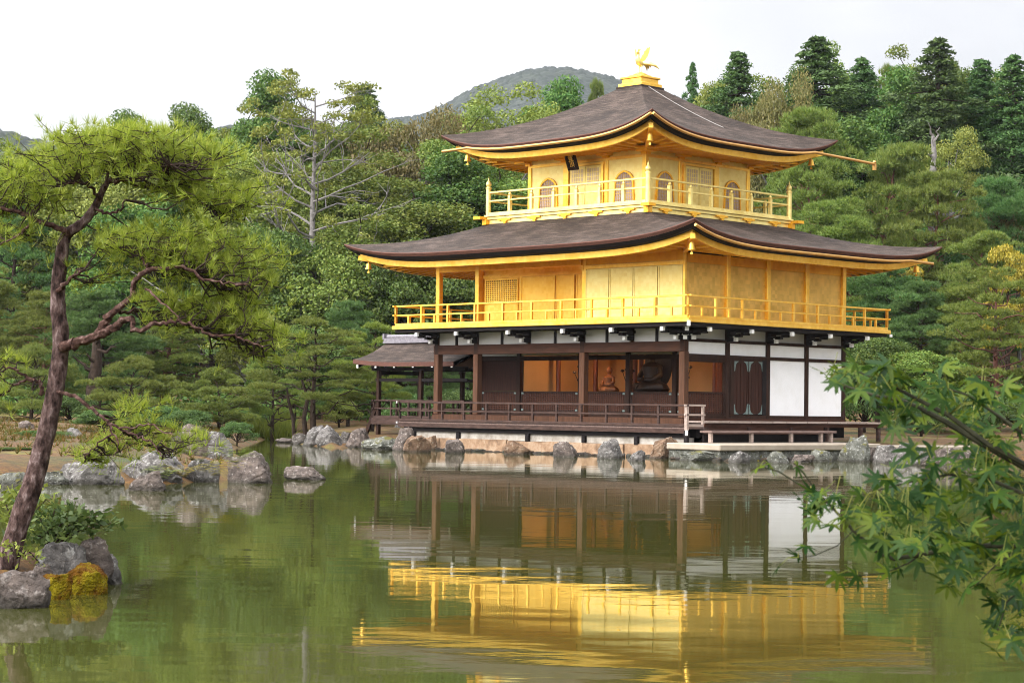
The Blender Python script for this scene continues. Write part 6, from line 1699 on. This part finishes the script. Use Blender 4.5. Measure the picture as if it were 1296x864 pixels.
# ================================================================== THE MAPLE BRANCH IN FRONT
def near_maple():
    rng = np.random.default_rng(12); Y0 = 3.6
    root = empty('maple_tree', (1.75, 3.3, .9)); tag(root, 'maple branch with green star shaped leaves at lower right', 'tree')
    O = np.array(root.location); px = Y0 / FPX
    t = MB(); t.tube([(0, 0, -.6), (.03, .02, .2), (-.05, .05, .7), (.1, .1, 1.6), (.2, .0, 2.6)], [.10, .085, .07, .055, .04], 10); t.build('trunk', M['bark_maple'], root)
    def path(pts, y0, y1):
        n = len(pts); return [P(u, v, y0 + (y1 - y0) * i / max(1, n - 1)) - O for i, (u, v) in enumerate(pts)]
    stem = [np.array([-.04, .05, .55])]
    stem2 = [np.array([-.02, .03, .15])]
    br = [
     (stem + path([(1330, 612), (1296, 590), (1241, 560), (1196, 533), (1161, 515), (1140, 506), (1105, 500), (1075, 490), (1050, 480)], 3.35, 3.5), 5.6, 1.1),
     (stem + path([(1320, 600), (1250, 562), (1200, 525), (1161, 505), (1140, 494), (1110, 480), (1085, 470)], 3.33, 3.4), 4.2, 1.0),
     (stem + path([(1330, 560), (1290, 545), (1255, 520), (1225, 500), (1200, 492)], 3.4, 3.4), 3.2, 1.0),
     (stem2 + path([(1340, 690), (1290, 690), (1230, 690), (1166, 701), (1131, 707), (1111, 699), (1080, 671), (1048, 636), (1025, 621), (985, 596), (962, 590)], 3.5, 3.6), 4.2, .7),
     (path([(1048, 636), (1033, 621), (1018, 600), (1005, 586)], 3.6, 3.6), 1.1, .6),
     (path([(1080, 671), (1060, 690), (1030, 703), (1010, 705)], 3.6, 3.55), .9, .5),
     (stem2 + path([(1340, 650), (1296, 625), (1250, 605), (1200, 600), (1150, 610), (1110, 620)], 3.4, 3.5), 3.4, .8),
     (path([(1166, 701), (1150, 712), (1120, 725), (1085, 728)], 3.55, 3.5), 1.2, .6),
     (stem2 + path([(1350, 760), (1300, 740), (1275, 760), (1262, 800)], 3.4, 3.45), 2.6, .8),
     (path([(1296, 690), (1260, 715), (1235, 740)], 3.5, 3.4), 1.5, .6)]
    for pts, r0, r1 in br:
        m = len(pts); b = MB(); b.tube(pts, [(r0 + (r1 - r0) * i / (m - 1)) * px for i in range(m)], 7); b.build('branch', M['bark_maple'], root)
    SP = np.concatenate([np.array(p) for p, _, _ in br])
    # one leaf: seven pointed lobes, blade slightly folded; petiole at the origin
    lobes = [(-118, .42), (-78, .72), (-38, .92), (0, 1.0), (38, .92), (78, .72), (118, .42)]
    def leaf():
        ol = [(0.0, -.03)]
        for i, (a, l) in enumerate(lobes):
            a0 = math.radians(a)
            l2 = l * rng.uniform(.88, 1.08)
            for off, rr in ((-13, .48), (-7.5, .74), (0, 1.0), (7.5, .74), (13, .48)):
                t_ = a0 + math.radians(off); ol.append((math.sin(t_) * l2 * rr, math.cos(t_) * l2 * rr))
            if i < 6:
                am = math.radians((a + lobes[i + 1][0]) / 2); ol.append((math.sin(am) * .29, math.cos(am) * .29))
        return ol
    regions = [(1060, 468, 28, 16, 10), (1085, 482, 42, 24, 20), (1125, 488, 46, 28, 22), (1165, 486, 50, 26, 24), (1210, 505, 55, 30, 30), (1262, 520, 46, 36, 28), (1150, 530, 30, 14, 8), (1240, 560, 50, 26, 22),
               (1200, 600, 78, 40, 44), (1262, 630, 46, 50, 36), (1150, 622, 50, 22, 20), (1110, 618, 28, 16, 9), (1030, 625, 30, 14, 11), (1055, 645, 36, 20, 14), (1095, 665, 42, 22, 18), (1145, 672, 40, 26, 20),
               (1190, 678, 58, 26, 28), (1245, 700, 54, 50, 44), (1284, 760, 26, 56, 30), (1140, 712, 26, 16, 8), (1215, 735, 26, 14, 8), (1265, 800, 22, 26, 9), (1290, 680, 20, 60, 20)]
    spots = [(958, 592, 3.6), (972, 586, 3.6), (985, 717, 3.58), (1011, 704, 3.56), (1020, 690, 3.56), (1008, 590, 3.6), (1035, 640, 3.6), (1085, 726, 3.5), (1060, 726, 3.5)]
    for u, v, ru, rv, n in regions:
        for i in range(int(n * .92)):
            a, r = rng.uniform(0, 6.283), math.sqrt(rng.uniform(0, 1)); spots.append((u + math.cos(a) * r * ru, v + math.sin(a) * r * rv, rng.uniform(3.3, 3.85)))
    lv = MB(); pt = MB()
    for u, v, Y in spots:
        q = P(u, v, Y) - O; size = rng.uniform(.028, .047)
        nrm = unit(np.array([rng.normal() * .55, -.35 + rng.normal() * .5, .75])); 
        fw = unit(np.array([rng.normal() * .8 - .35, rng.normal() * .5 - .15, -.45 + rng.normal() * .25])); fw = unit(fw - nrm * fw.dot(nrm)); sd_ = np.cross(fw, nrm)
        ol = leaf(); n = len(ol)
        vs = [q + size * .12 * fw - nrm * 0]
        for a, b in ol:
            vs.append(q + size * (sd_ * a + fw * b) - nrm * size * (.16 * (a * a + b * b) + .05 * abs(a)))
        lv.add(vs, [(0, i, i + 1) for i in range(1, n)] + [(0, n, 1)], 0, True)
        j = int(np.argmin(np.linalg.norm(SP - q, axis=1))); s0 = SP[j]
        if np.linalg.norm(s0 - q) < .075: pt.tube([s0, (s0 + q) / 2 + np.array([0, 0, .008]), q], [.0011, .0008, .0007], 3)
        else: pt.tube([q - fw * .025 + np.array([0, 0, .010]), q], [.0007, .0006], 3)
    lv.build('leaves', M['f_maple'], root); pt.build('petioles', M['f_lime'], root)
near_maple()

# ------------------------------------------------------------------ the moist air between here and the mountain
hz_m = bpy.data.materials.new('moist_air'); hz_m.use_nodes = True
hnt = hz_m.node_tree
for n_ in list(hnt.nodes):
    if n_.type == 'BSDF_PRINCIPLED': hnt.nodes.remove(n_)
pv = hnt.nodes.new('ShaderNodeVolumePrincipled'); pv.inputs['Color'].default_value = (.80, .86, .95, 1); pv.inputs['Density'].default_value = .00008; pv.inputs['Anisotropy'].default_value = .3
hnt.links.new(pv.outputs[0], hnt.nodes['Material Output'].inputs['Volume'])
hzb = MB(); hzb.b2(-4100, 4100, -420, 6100, -4, 330)
tag(hzb.build('haze', hz_m), 'faint bluish air in front of the mountains', 'haze', kind='stuff')
